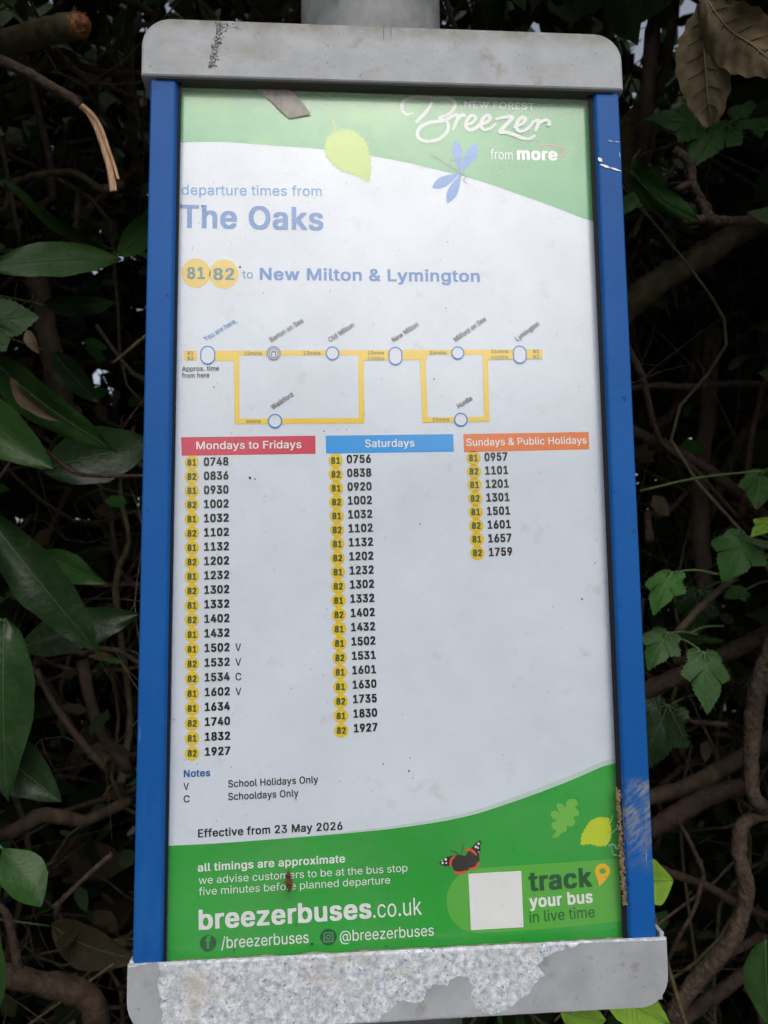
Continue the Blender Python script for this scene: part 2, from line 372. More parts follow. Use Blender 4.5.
def text_mesh(body, bold):
    key = (body, bold)
    if key not in _tc:
        c = bpy.data.curves.new('lettering', 'FONT'); c.body = body; c.size = 1; c.fill_mode = 'NONE'; c.resolution_u = 3 if len(body) < 12 else 2
        if FONT: c.font = FONT
        c.offset = min(0, bold); c.space_character = 1 + max(0, bold) * 2.0
        o = bpy.data.objects.new('lettering', c); COL.objects.link(o)
        dg = bpy.context.evaluated_depsgraph_get(); dg.update()
        me = bpy.data.meshes.new_from_object(o.evaluated_get(dg))
        bpy.data.objects.remove(o)
        # a bold face is the regular face struck five times; all strokes are then united into one flat sheet
        bb = max(0, bold) * .85
        strikes = [(0, 0)] if bb == 0 else [(0, 0), (-bb, -bb * .55), (bb, -bb * .55), (-bb, bb * .55), (bb, bb * .55)]
        src = np.array([(v.co.x, v.co.y) for v in me.vertices]); nv = len(src)
        rim = np.array([tuple(e.vertices) for e in me.edges])
        co = np.concatenate([np.stack([src[:, 0] + dx, src[:, 1] * (1 - bb) + dz + bb * .4], 1) for dx, dz in strikes])
        es = [(int(a_) + nv * k, int(b_) + nv * k) for k in range(len(strikes)) for a_, b_ in rim]
        vc, ec, fc, _, _, _ = delaunay_2d_cdt([Vector(v) for v in co], es, [], 0, 1e-5)
        V = np.array([tuple(v) for v in vc]); Fc = np.array([f for f in fc if len(f) == 3]); C_ = V[Fc].mean(1)
        order = np.argsort(C_[:, 0]); Fc, C_ = Fc[order], C_[order]; keep = []
        P0, P1 = src[rim[:, 0]], src[rim[:, 1]]
        # close outlines run i -> i+1 and back to their start: orient the closing edge the same way
        flip = (rim[:, 1] - rim[:, 0]) != 1
        for i in np.nonzero(flip)[0]:
            if rim[i, 0] < rim[i, 1]: P0[i], P1[i] = src[rim[i, 1]].copy(), src[rim[i, 0]].copy()
        for k0 in range(0, len(C_), 150):
            q = C_[k0:k0 + 150]; ins_ = np.zeros(len(q), bool)
            for dx, dz in strikes:
                qx, qy = q[:, 0] - dx, (q[:, 1] - dz - bb * .4) / (1 - bb)
                sel = (np.maximum(P0[:, 0], P1[:, 0]) >= qx.min()) & (np.minimum(P0[:, 0], P1[:, 0]) <= qx.max())
                a0, a1 = P0[sel], P1[sel]
                if not len(a0): continue
                X0, X1 = a0[None, :, 0], a1[None, :, 0]; x_ = qx[:, None]
                up_, dn_ = (X0 <= x_) & (X1 > x_), (X1 <= x_) & (X0 > x_)
                den = np.where(X1 == X0, 1, X1 - X0); yy = a0[None, :, 1] + (x_ - X0) / den * (a1[None, :, 1] - a0[None, :, 1])
                ins_ |= (((up_ & (yy > qy[:, None])).sum(1) - (dn_ & (yy > qy[:, None])).sum(1)) != 0)
            keep += [[int(i) for i in f] for f, o_ in zip(Fc[k0:k0 + 150], ins_) if o_]
        me.clear_geometry(); me.from_pydata([(v[0], v[1], 0) for v in V], [], keep)
        xs = [v.co.x for v in me.vertices]
        _tc[key] = (me, min(xs), max(xs))
    return _tc[key]
CAPH = max(v.co.y for v in text_mesh('H', 0)[0].vertices)

# ------------------------------------------------------------------ the timetable case
case = empty('timetable_case', (0, 0.03, Z0), 'blue framed bus stop timetable case with grey top cap and peeling bottom rail', 'timetable case')
PX = 0.1565
bm = bmesh.new(); box(bm, -PX, PX, 0.0, 0.0012, Z0 - .3045, Z0 + .3185)
poster = obj('poster', bm, K['paper'], case)
bm = bmesh.new(); box(bm, -.160, .160, .0035, .012, Z0 - .31, Z0 + .33); obj('backing_board', bm, M['backing'], case)
bm = bmesh.new(); box(bm, -.1580, .1580, -.0052, -.0022, Z0 - .306, Z0 + .325)
obj('clear_cover', bm, M['pane'], case)

# green header sheet
p = Print()
edge = [(177.5, 142.4), (211, 141.7), (235.5, 142.4), (270.6, 145.2), (305.8, 147.7), (325, 149.6), (369, 155.5), (408, 162.6), (425.7, 167), (475, 179.5), (520.6, 195), (555.8, 207.5), (592.7, 222.2)]
E3 = catmull([at(*q) for q in edge], 4)
E3[0].x = -PX + .0003; E3[-1].x = PX - .0003
p.poly([(-PX + .0003, 0, Z0 + .318), (PX - .0003, 0, Z0 + .318)] + [(q.x, 0, q.z) for q in E3[::-1]], K['top'], 1, True)
p.build('green_header', poster)
# company lettering
def z2(x, y): return (380 + x / 2.844, y / 2.844)
p = Print()
p.text('NEW FOREST', (464.6, 107.6), (534.5, 110), 6.4, K['offwhite'], .022)
p.text('from', (490.3, 158.8), (512.6, 159.9), 9.5, K['white'], -.004)
p.text('more', (516.9, 159.8), (557.6, 160.6), 11.8, K['white'], .045)
p.stroke([(536, 146.5), (548, 145), (560, 147.5), (563.5, 152), (561, 157), (557.5, 160)], 1.3, K['swoosh'], 2)
W = 3.9; ns_ = 0
for st, w in (([(95, 322), (74, 325), (62, 308), (70, 286), (105, 277), (160, 280), (200, 282), (214, 297), (200, 322), (165, 336)], W),
              ([(148, 292), (132, 318), (112, 338), (101, 350)], W),
              ([(165, 336), (190, 346), (192, 372), (168, 396), (130, 403), (107, 388), (112, 366), (140, 350), (180, 344), (204, 332), (220, 328), (216, 350), (206, 371)], W),
              ([(211, 358), (222, 338), (236, 327), (243, 334)], 4.0),
              ([(238, 359), (262, 350), (272, 336), (262, 329), (248, 342), (244, 360), (256, 371), (274, 364), (284, 356), (304, 348), (313, 336), (304, 329), (291, 342), (287, 360), (299, 371), (318, 363), (330, 352)], 4.0),
              ([(328, 341), (348, 336), (376, 334), (362, 352), (340, 376), (356, 377), (380, 384), (404, 394), (424, 396), (442, 386)], 4.2),
              ([(378, 364), (402, 354), (413, 342), (405, 335), (392, 346), (387, 364), (398, 375), (418, 368), (436, 350)], 4.0),
              ([(430, 350), (446, 344), (452, 346), (446, 362), (440, 376)], 4.0),
              ([(445, 364), (456, 350), (470, 343), (480, 348), (478, 358), (484, 352)], 3.6)):
    p.stroke([z2(*q) for q in st], w * .92, K['offwhite'], 2 + .55 * ns_, n=6); ns_ += 1
p.build('company_lettering', poster)
# lime leaf print
def serr(pts, amp, step=2):
    out = []
    n = len(pts)
    for i in range(n):
        a, b = Vector(pts[i]), Vector(pts[(i + 1) % n]); L = (b - a).length; k = max(1, int(L / step))
        nr = Vector((-(b - a).y, (b - a).x)).normalized()
        for j in range(k):
            out.append(tuple(a + (b - a) * (j / k))); out.append(tuple(a + (b - a) * ((j + .75) / k) + nr * amp))
    return out
p = Print()
lf = [(582, 378), (610, 370), (640, 378), (665, 400), (675, 425), (681, 450), (682, 480), (678, 515), (655, 502), (630, 492), (600, 482), (575, 462), (560, 440), (556, 415), (565, 390)]
p.poly(serr([(130 + x / 2.844, y / 2.844) for x, y in lf], -2.2, 4.4), K['lime'], 2)
p.stroke([(333.2, 119.6), (334.2, 126), (334.9, 134)], 1.4, K['lime'], 2)
p.build('leaf_picture', poster, 'lime green serrated leaf printed across the edge of the green header')
# dragonfly print
def z5(x, y): return (390 + x / 3.491, 90 + y / 3.491)
p = Print()
def wing(a, b, w, sk=.65):
    a, b = Vector(z5(*a)), Vector(z5(*b)); d = b - a; nr = Vector((-d.y, d.x)).normalized() * w / 3.491 / 2
    P = []
    for k in range(13):
        t = k / 12; P.append(a + d * t + nr * (math.sin(math.pi * t ** 1.5) ** .8 if 0 < t < 1 else .03))
    for k in range(11, 0, -1):
        t = k / 12; P.append(a + d * t - nr * (math.sin(math.pi * t ** 1.5) ** .8))
    p.poly([tuple(q) for q in P], K['wing'], 2)
wing((248, 296), (228, 172), 34); wing((250, 292), (302, 186), 40); wing((248, 288), (147, 341), 36); wing((252, 286), (199, 396), 36)
p.stroke([z5(*q) for q in ((133, 217), (175, 246), (215, 270), (262, 298))], 1.7, K['body'], 3)
p.stroke([z5(*q) for q in ((262, 298), (266, 305), (256, 314), (262, 322), (270, 330))], .8, K['body'], 3)
p.stroke([z5(*q) for q in ((208, 247), (250, 240), (290, 231))], .9, K['body'], 3)
p.build('dragonfly_picture', poster)
# headings
p = Print()
p.text('departure times from', (181.7, 194.8), (321.8, 196.2), 10, K['sky'], .008)
p.build('origin_lettering', poster); p = Print()
p.text('The Oaks', (179.9, 227.6), (323.3, 230.3), 22.5, K['navy'], .028)
p.build('title_lettering', poster); p = Print()
p.text('to', (242.4, 278.4), (252.8, 278.6), 8.3, K['navy'], 0)
p.text('New Milton & Lymington', (259.8, 279.9), (479.8, 282), 11.8, K['navy'], .026)
p.build('destination_lettering', poster)
def badge(c, r, num, w, cap, m=None, bold=.02, fill='yellow'):
    p = Print(); p.disc(c, r, K[fill], 1)
    p.text(num, (c[0] - w / 2, c[1] + cap * .5), (c[0] + w / 2, c[1] + cap * .5), cap, m or K['olive'], bold)
    return p.build('route_badge', poster)
badge((196, 273.2), 14.6, '81', 17.6, 11.4, K['bteal'], .03).name = 'route_badge'
badge((223.9, 274.2), 14.6, '82', 21, 11.4, K['bteal'], .03)
# route map
p = Print()
def rect(x0, y0, x1, y1, m, layer=1): p.poly([(x0, y0), (x1, y0), (x1, y1), (x0, y1)], m, layer)
def quad(a, b, c, d, m, layer=1): p.poly([a, b, c, d], m, layer)
Y = K['route']
rect(183.6, 350.6, 197, 360.6, Y)
quad((213, 350.7), (542.3, 349.4), (542.3, 354.4), (213, 356.0), Y)
quad((213, 355.4), (239.2, 355.6), (239.2, 361.2), (213, 361.0), Y, 1.25)
quad((233.6, 356), (239.1, 356), (239.6, 424.2), (234.6, 424.2), Y, 1.5)
quad((234.6, 418.8), (364.4, 417.9), (364.4, 423.4), (234.6, 424.3), Y, 1.75)
quad((358.2, 355), (363.6, 355), (364.4, 423.3), (358.9, 423.3), Y, 2)
quad((358.3, 354.5), (427, 354), (427, 359.7), (358.3, 360.5), Y, 2.25)
quad((419.6, 354), (425.2, 354), (427.8, 422.5), (422.4, 422.5), Y, 2.5)
quad((422.4, 417.6), (489.5, 416.8), (489.5, 421.6), (422.4, 422.5), Y, 2.75)
quad((482.4, 353), (487.6, 353), (489.4, 421.6), (484.2, 421.6), Y, 3)
quad((482.5, 353), (542.3, 352.6), (542.3, 359), (482.5, 359.6), Y, 3.25)
for c, r, ry in (((207.8, 355.3), 7.5, 9.6), ((395.4, 356.1), 7, 9.3), ((519.6, 354.8), 6.9, 9.2), ((332.4, 353.5), 6.9, None), ((275.1, 421.2), 7.2, None), ((457.7, 353.1), 6.6, None), ((460.7, 419.8), 6.9, None), ((273.7, 353.3), 7, None)):
    p.disc(c, r, K['paper'], 4, ry)
    p.disc(c, r, K['ring'] if c[0] == 273.7 else K['navy'], 5, ry, inner=r - 1.25)
p.disc((273.7, 353.3), 5.0, K['ring'], 5, inner=3.9)
p.poly([(271.2, 355.8), (271.0, 352.2), (272.4, 350.8), (274.9, 350.8), (276.4, 352.2), (276.2, 355.8)], K['ring'], 5.5)
p.poly([(272.4, 355.8), (272.4, 353), (275, 353), (275, 355.8)], K['white'], 6)
for s_, a, b, m in (('You are here,', (205.8, 341.5), (237.3, 322.3), 'navy'), ('Barton on Sea', (271.7, 342.4), (303.8, 322.3), 'grey'), ('Old Milton', (330.4, 342.4), (354.8, 326.4), 'grey'),
                    ('Walkford', (273.1, 409.9), (293.9, 396), 'black'), ('New Milton', (394, 342.6), (419, 326), 'grey'), ('Milford on Sea', (456, 342.2), (486.4, 320.6), 'grey'),
                    ('Lymington', (517.6, 341.6), (539.6, 325.3), 'grey'), ('Hordle', (459, 408.8), (472.9, 399.8), 'black')):
    p.text(s_, a, b, 5.0, K['black' if m == 'grey' else m], .012, 4)
for s_, x0, x1, y in (('10mins', 244.5, 261.7, 355.1), ('13mins', 303.8, 320.4, 354.9), ('10mins', 367.7, 384, 354.7), ('12mins', 367.7, 384, 360.2), ('6mins', 246.5, 260.8, 423.1), ('26mins', 429.6, 446.5, 354.4),
                      ('31mins', 491.2, 508.1, 353.3), ('46mins', 491.2, 508.1, 358.9), ('20mins', 432.3, 449.2, 421.3), ('81', 187.5, 193.5, 354.9), ('82', 187.5, 193.5, 360.2), ('81', 533, 539, 353.2), ('82', 533, 539, 358.5)):
    p.text(s_, (x0, y), (x1, y - .1), 3.4, K['tag'], .012, 4)
p.text('Approx. time', (182, 371.2), (219.3, 370.6), 4.6, K['grey'], .02, 4)
p.text('from here', (182, 377.9), (209.5, 377.4), 4.6, K['grey'], .02, 4)
p.build('route_map', poster)
# table headings
for q, m, s_, a, b, cap in (([(180.9, 437.2), (315.3, 435.7), (315.6, 453.8), (181.9, 455.8)], 'red', 'Mondays to Fridays', (196.4, 449.4), (301.4, 448.1), 7.6),
                            ([(325.6, 435.7), (453.2, 434.1), (453.9, 451.8), (326.1, 453.5)], 'cyan', 'Saturdays', (365.2, 447.3), (414.4, 446.6), 7.6),
                            ([(463.2, 434.1), (588.6, 431.9), (589.3, 449.3), (464, 452.2)], 'orange', 'Sundays & Public Holidays', (466.4, 446.0), (586.6, 443.6), 7.2)):
    p = Print(); p.poly(q, K[m], 1); p.text(s_, a, b, cap, K['white'], .014)
    p.build('table_heading', poster, {'red': 'red heading bar over the weekday times', 'cyan': 'light blue heading bar over the Saturday times', 'orange': 'orange heading bar over the Sunday times'}[m])
# timetable columns
def lerp_px(a, b, t):                          # equal steps on the poster itself
    A, B = at(*a), at(*b); q = A + (B - A) * t
    d = R @ (q - CAM); return (384 + F * d.x / d.z, 512 - F * d.y / d.z)
mon = '81 0748,82 0836,81 0930,82 1002,81 1032,82 1102,81 1132,82 1202,81 1232,82 1302,81 1332,82 1402,81 1432,81 1502 V,82 1532 V,82 1534 C,81 1602 V,81 1634,82 1740,81 1832,82 1927'
sat = '81 0756,82 0838,81 0920,82 1002,81 1032,82 1102,81 1132,82 1202,81 1232,82 1302,81 1332,82 1402,81 1432,81 1502,82 1531,81 1601,81 1630,82 1735,81 1830,82 1927'
sun = '81 0957,82 1101,81 1201,82 1301,81 1501,82 1601,81 1657,82 1759'
for rows, b0, b1, t0, t1, e0, e1 in ((mon, (191.8, 462.6), (192.1, 753.4), (203.8, 466.0), (205, 755.8), (228.6, 465.4), (230.4, 754.6)),
                                     (sat, (335.6, 460.7), (341.3, 730.6), (346.8, 463.4), (353.9, 732.4), (371.1, 462.8), (377.7, 731.0)),
                                     (sun, (473.4, 458.1), (477.4, 553.0), (484.6, 461.2), (489.0, 556.3), (507.6, 460.6), (512.4, 555.4))):
    rows = rows.split(','); n = len(rows); p = Print()
    for i, rw in enumerate(rows):
        f = rw.split(); t = i / (n - 1); c = lerp_px(b0, b1, t)
        badge(c, 7.2, f[0], 9.0, 6.4, None, .052)
        a, b = lerp_px(t0, t1, t), lerp_px(e0, e1, t)
        p.text(f[1], a, b, 8.1, K['black'], .048)
        if len(f) > 2: p.text(f[2], (b[0] + 5.6, b[1]), (b[0] + 11.4, b[1] - .2), 7.4, K['black'], .012)
    p.build('timetable_column', poster)
# notes
p = Print()
p.text('Notes', (183.8, 777.2), (210.3, 776), 7, K['notes'], .03)
p.text('V', (183.6, 789.9), (189, 789.6), 6.9, K['black'], .012); p.text('C', (183.6, 802.4), (189.8, 802.1), 6.9, K['black'], .012)
p.text('School Holidays Only', (228.2, 787.4), (318.3, 782.8), 7.2, K['black'], .018)
p.text('Schooldays Only', (228.2, 800.2), (298.6, 796.4), 7.2, K['black'], .018)
p.text('Effective from 23 May 2026', (198.1, 837.4), (342.6, 829.6), 8, K['black'], .028)
p.build('notes_lettering', poster)
# green footer
edge = [(166.4, 845.9), (215, 843.5), (265.8, 839.8), (332, 834.5), (400, 827.6), (462, 817.3), (509.4, 803), (564, 783), (613.5, 761.5)]
E3 = catmull([at(*q) for q in edge], 4); E3[0].x = -PX + .0003; E3[-1].x = PX - .0003
p = Print()
p.poly([(PX - .0003, 0, Z0 - .304), (-PX + .0003, 0, Z0 - .304)] + [(q.x, 0, q.z) for q in E3], K['foot'], 1, True)
up = [Vector((q.x, 0, q.z + .0034 * min(1, max(.12, (q.x + .10) / .2)))) for q in E3]
for a, b, c, d in zip(E3, E3[1:], up[1:], up): p.poly([(v.x, 0, v.z) for v in (a, b, c, d)], K['band'], 1.5, True)
p.build('green_footer', poster)
p = Print()
p.text('all timings are approximate', (197.8, 871.5), (345.2, 862.3), 8, K['white'], .024)
p.text('we advise customers to be at the bus stop', (198.8, 884.0), (407.5, 871.3), 7.6, K['white'], 0)
p.text('five minutes before planned departure', (198.8, 895.3), (390.2, 883.4), 7.6, K['white'], 0)
p.text('breezerbuses', (198.8, 929.6), (371.6, 917.8), 19.5, K['white'], .032)
p.text('.co.uk', (373.3, 917.8), (421.9, 914.4), 17.5, K['white'], -.008)
p.text('/breezerbuses', (221.3, 948.4), (308.8, 942.6), 11.5, K['white'], .004)
p.text('@breezerbuses', (340, 941.6), (433.9, 935.4), 11, K['white'], .002)
p.build('contact_lettering', poster)
p = Print()
p.disc((208.1, 943.1), 8.3, K['dkgreen'], 2); p.text('f', (205.6, 948.2), (211.2, 947.8), 11.5, K['foot'], .04, 3); p.build('round_emblem', poster)
p = Print()
c = (328.4, 936.9); p.disc(c, 8.3, K['dkgreen'], 2)
p.stroke([(c[0] - 4.3, c[1] - 3), (c[0] - 3.4, c[1] - 4.2), (c[0] + 3.2, c[1] - 4.6), (c[0] + 4.3, c[1] - 3.6), (c[0] + 4.5, c[1] + 2.8), (c[0] + 3.6, c[1] + 4), (c[0] - 3, c[1] + 4.5), (c[0] - 4.1, c[1] + 3.6), (c[0] - 4.3, c[1] - 3)], 1.1, K['ltgreen'], 3, taper=False, n=4)
p.disc(c, 2.5, K['ltgreen'], 3, inner=1.5); p.disc((c[0] + 2.7, c[1] - 2.7), .6, K['ltgreen'], 3); p.build('round_emblem', poster)
# butterfly print
def z4(x, y): return (430 + x / 3.84, 830 + y / 3.84)
p = Print()
p.poly([z4(*q) for q in ((134, 100), (150, 78), (170, 55), (190, 39), (197, 45), (192, 62), (194, 80), (188, 92), (190, 112), (186, 132), (172, 148), (152, 148), (146, 152), (138, 162), (120, 168), (100, 164), (90, 150), (88, 138), (70, 137), (50, 137), (38, 130), (37, 122), (52, 114), (62, 104), (88, 97), (116, 94))], K['bfly'], 3)
for q, w in (([(134, 78), (152, 74), (166, 82), (178, 96)], 2.4), ([(96, 98), (82, 112), (78, 126), (80, 140)], 2.4), ([(186, 122), (176, 142), (158, 148), (150, 146)], 2.4), ([(92, 158), (108, 164), (126, 162), (140, 156)], 2.6)):
    p.stroke([z4(*v) for v in q], w, K['bforange'], 4)
for c, r in (((186, 52), 1.2), ((176, 64), 1.3), ((184, 68), .9), ((48, 126), 1.2), ((60, 112), 1.3), ((62, 126), .9), ((187, 84), .7), ((46, 118), .6)): p.disc(z4(*c), r, K['white'], 4, n=10)
p.stroke([z4(110, 92), z4(95, 82), z4(76, 78)], .6, K['bfly'], 4); p.stroke([z4(120, 90), z4(124, 70), z4(130, 50)], .6, K['bfly'], 4)
p.build('butterfly_picture', poster, 'black butterfly with orange bands and white spots printed on the green footer')
# tracking panel
p = Print()
L = [(621.6, 858.2), (575, 861.5), (520, 865.2), (480, 868), (466, 871), (455, 879), (448, 891), (446.5, 903), (450, 916), (458, 926), (470, 931.5), (484, 932.6), (540, 929), (590, 924.5), (622.6, 921)]
p.poly([(q.x, 0, q.z) for q in catmull([at(*v) for v in L], 3)], K['pill'], 2, True)
p.text('track', (529, 891.2), (592.4, 886.3), 19, K['dkgreen'], .04, 3)
p.text('your bus', (529.5, 907.6), (592.8, 902.4), 12.2, K['white'], .034, 3)
p.text('in live time', (529.7, 922.6), (594.8, 916.8), 11, K['dkgreen'], .004, 3)
c = (602.4, 870.9)
p.disc(c, 7.6, K['pin'], 3, inner=3.2)
p.poly([(595.4, 873.6), (598.5, 877.4), (603, 878.2), (607.6, 876.4), (606, 879.5), (599.3, 886.3), (597.5, 880)], K['pin'], 3.5)
p.poly([(468.3, 873.5), (521.1, 870.6), (523.4, 926.9), (470.9, 929.9)], K['white'], 3)
p.build('tracking_panel', poster)
def z6(x, y): return (400 + x / 2.743, 740 + y / 2.743)
p = Print()
half = [(482, 162), (488, 176), (480, 184), (490, 196), (488, 208), (476, 210), (480, 226), (470, 238), (458, 236), (456, 250), (444, 254), (432, 266), (418, 266), (428, 250), (416, 240), (418, 226), (430, 222), (416, 212), (414, 198), (426, 194), (438, 200), (430, 186), (432, 174), (446, 176), (454, 184), (456, 170), (466, 162)]
p.poly([(q.x, 0, q.z) for q in catmull([at(*z6(*v)) for v in half + half[:1]], 4)[:-1]], K['oak'], 2, True)
p.build('oak_leaf_picture', poster)
p = Print()
yl = [(572, 214), (545, 212), (522, 222), (510, 240), (498, 262), (496, 287), (520, 284), (545, 291), (566, 288), (576, 272), (578, 244)]
p.poly(serr([z6(*q) for q in yl], .9, 3.2), K['ylime'], 2)
p.stroke([z6(572, 232), z6(579, 220), z6(584, 204)], 1.1, K['ylime'], 2)
p.build('leaf_picture', poster, 'yellow green leaf printed near the right edge of the footer')

# rails, cap, bottom rail
def rail(side):
    prof = [(.1520, -.0040), (.1535, -.0062), (.1548, -.0082), (.1560, -.0088), (.1712, -.0088), (.1722, -.0080), (.1725, -.0066), (.1725, .016), (.1520, .016)]
    bm = bmesh.new(); z0, z1 = Z0 - .325, Z0 + .345
    s0, s1 = (-.0030, .0009) if side < 0 else (.0002, .0002)      # the left rail has been knocked slightly askew
    A = [bm.verts.new((side * x + s0, y, z0)) for x, y in prof]; B = [bm.verts.new((side * x + s1, y, z1)) for x, y in prof]
    n = len(prof)
    for i in range(n): bm.faces.new((A[i], A[(i + 1) % n], B[(i + 1) % n], B[i]))
    bm.faces.new(A); bm.faces.new(B); bmesh.ops.recalc_face_normals(bm, faces=bm.faces)
    return obj('frame_rail', bm, M['bluescuff' if side > 0 else 'blue'], case)
rl = rail(-1); rr = rail(1)
for side, w_, s0, s1, q_ in ((-1, .0006, -.0030, .0009, rl), (1, .0019, .0002, .0002, rr)):      # black strip painting in the shaded groove between cover and rail
    bm = bmesh.new(); z0, z1 = Z0 - .306, Z0 + .325; V = []
    for z, s_ in ((z0, s0), (z1, s1)):
        V.append([bm.verts.new((side * x + s_, y, z)) for x, y in ((.1519 - w_, -.0053), (.1519 - w_, -.0060), (.1545, -.0060), (.1545, -.0053))])
    for j in range(4): bm.faces.new((V[0][j], V[0][(j + 1) % 4], V[1][(j + 1) % 4], V[1][j]))
    bm.faces.new(V[0]); bm.faces.new(V[1]); bmesh.ops.recalc_face_normals(bm, faces=bm.faces)
    obj('groove_shade_strip', bm, M['groove_shade'], q_)
# brown patch shaped and coloured as a faint reflection in the cover
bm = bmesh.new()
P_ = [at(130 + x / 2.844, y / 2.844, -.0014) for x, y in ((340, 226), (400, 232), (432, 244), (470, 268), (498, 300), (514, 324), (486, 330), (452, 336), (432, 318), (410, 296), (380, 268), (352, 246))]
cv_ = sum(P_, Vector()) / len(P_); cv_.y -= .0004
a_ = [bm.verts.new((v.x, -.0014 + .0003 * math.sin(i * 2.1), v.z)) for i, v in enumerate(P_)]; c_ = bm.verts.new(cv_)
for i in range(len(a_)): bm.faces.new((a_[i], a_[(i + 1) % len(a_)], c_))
tag(obj('painted_reflection', bm, M['reflection_tint'], smooth=True), 'pinkish brown patch painted as a reflection, behind the cover under the cap', 'painted reflection')
rr['label'] = 'right blue rail with scuffs, lichen and a white paint chip'

def plate(bm, out, yf, yb, bev=.0022, mi=0):
    """solid of outline out (x,z list, in order) between depths yf (front) and yb, front edge rounded"""
    n = len(out); cx = sum(p[0] for p in out) / n; cz = sum(p[1] for p in out) / n
    def inset(d):
        r = []
        for i in range(n):
            a, b, c = Vector(out[i - 1]), Vector(out[i]), Vector(out[(i + 1) % n])
            t1 = (b - a).normalized(); t2 = (c - b).normalized()
            nn = Vector((-(t1 + t2).y, (t1 + t2).x)).normalized()
            if nn.dot(Vector((cx, cz)) - b) < 0: nn = -nn
            r.append(b + nn * d)
        return r
    rings = []
    for d, y in ((bev, yf), (bev * .3, yf + bev * .3), (0, yf + bev), (0, yb)):
        rings.append([bm.verts.new((q.x, y, q.y)) for q in inset(d)])
    for a, b in zip(rings, rings[1:]):
        for i in range(n): bm.faces.new((a[i], a[(i + 1) % n], b[(i + 1) % n], b[i])).material_index = mi
    f1 = bm.faces.new(rings[0]); f2 = bm.faces.new(rings[-1][::-1])
    bmesh.ops.triangulate(bm, faces=[f1, f2], ngon_method='EAR_CLIP')
    bmesh.ops.recalc_face_normals(bm, faces=bm.faces)
def arc(cx, cz, r, a0, a1, n=9): return [(cx + r * math.cos(math.radians(a0 + (a1 - a0) * k / n)), cz + r * math.sin(math.radians(a0 + (a1 - a0) * k / n))) for k in range(n + 1)]
YF = -.0118
q = [at(141.5, 75.2, YF), at(622.3, 90, YF), at(622, 60, YF), at(144, 42, YF)]
tl, tr = at(175, 17.8, YF), at(590, 32.8, YF)
x0, x1 = q[0].x - .0006, q[1].x + .0012; zb0, zb1 = q[0].z, q[1].z
zt = (tl.z + tr.z) / 2
r = .021
bm = bmesh.new()
out = [(x0, zb0), (x1, zb1)] + arc(x1 - r, tr.z - r, r, 0, 90) + arc(x0 + r, tl.z - r, r, 90, 180)
plate(bm, out, YF, .03)
capo = obj('top_cap', bm, grey_paint_mat(tr.z - Z0 - .016, tl.z - Z0 + .002), case)
bm = bmesh.new(); box(bm, -.168, .168, -.0105, .02, min(zb0, zb1) - .0008, min(zb0, zb1) - .0003); obj('cap_underside', bm, M['under'], capo)  # dark sheet set against the underside of the cap
# crusty scar on the cap and a drip nick
def flake(bm, c, r, y0, y1, seed, n=9, mi=0):
    P = []
    for k in range(n):
        a = 2 * math.pi * k / n; rr = r * (1 + .5 * noise.noise(Vector((math.cos(a) * 1.3, math.sin(a) * 1.3, seed))))
        P.append((c[0] + rr * math.cos(a), c[1] + rr * math.sin(a)))
    A = [bm.verts.new((x, y1, z)) for x, z in P]; B = [bm.verts.new((c[0] + (x - c[0]) * .7, y0, c[1] + (z - c[1]) * .7)) for x, z in P]
    for k in range(n): bm.faces.new((A[k], A[(k + 1) % n], B[(k + 1) % n], B[k])).material_index = mi
    bm.faces.new(B).material_index = mi
bm = bmesh.new()
sp = catmull([at(*v, YF) for v in ((221, 23), (219, 34), (217, 44), (214, 54), (212, 66))], 8)
for i, c_ in enumerate(sp):
    for k in range(9):
        o_ = Vector((random.gauss(0, .0013), 0, random.gauss(0, .0012)))
        flake(bm, ((c_ + o_).x, (c_ + o_).z), random.choice((.0002, .0003, .0005, .0009)), YF - random.uniform(.0003, .0009), YF + .0002, i * 7 + k, mi=0 if random.random() < .32 else 1)
for k in range(26):
    c_ = at(random.uniform(215, 240), random.uniform(22, 31), YF); flake(bm, (c_.x, c_.z), random.uniform(.0004, .001), YF - .0004, YF + .0002, k, mi=k % 2)
bmesh.ops.recalc_face_normals(bm, faces=bm.faces)
obj('crusty_scar', bm, [M['lichend'], M['ash']], capo)
bm = bmesh.new()
for x_ in (383.5, 391):
    c_ = [at(x_, y_, YF) for y_ in (26, 31, 37, 40.5)]
    tube(bm, [v + Vector((0, .0002, 0)) for v in c_], [.0003, .0004, .0003, .0002], 6, .3)
obj('dirt_streak', bm, M['lichend'], capo)

YB = -.0125
bl, br = at(127, 966, YB), at(667, 938.5, YB)
lb, rb = at(150, 1036, YB), at(640, 1008.5, YB)
r = .020
zl, zr = lb.z, rb.z
ax = Vector((rb.x - lb.x, rb.z - lb.z)).normalized()
bm = bmesh.new()
out = [(br.x, br.z), (bl.x, bl.z)] + arc(bl.x + r, zl + r, r, 180, 270) + arc(br.x - r, zr + r, r, 270, 360)
plate(bm, out, YB, -.0093, .0012)
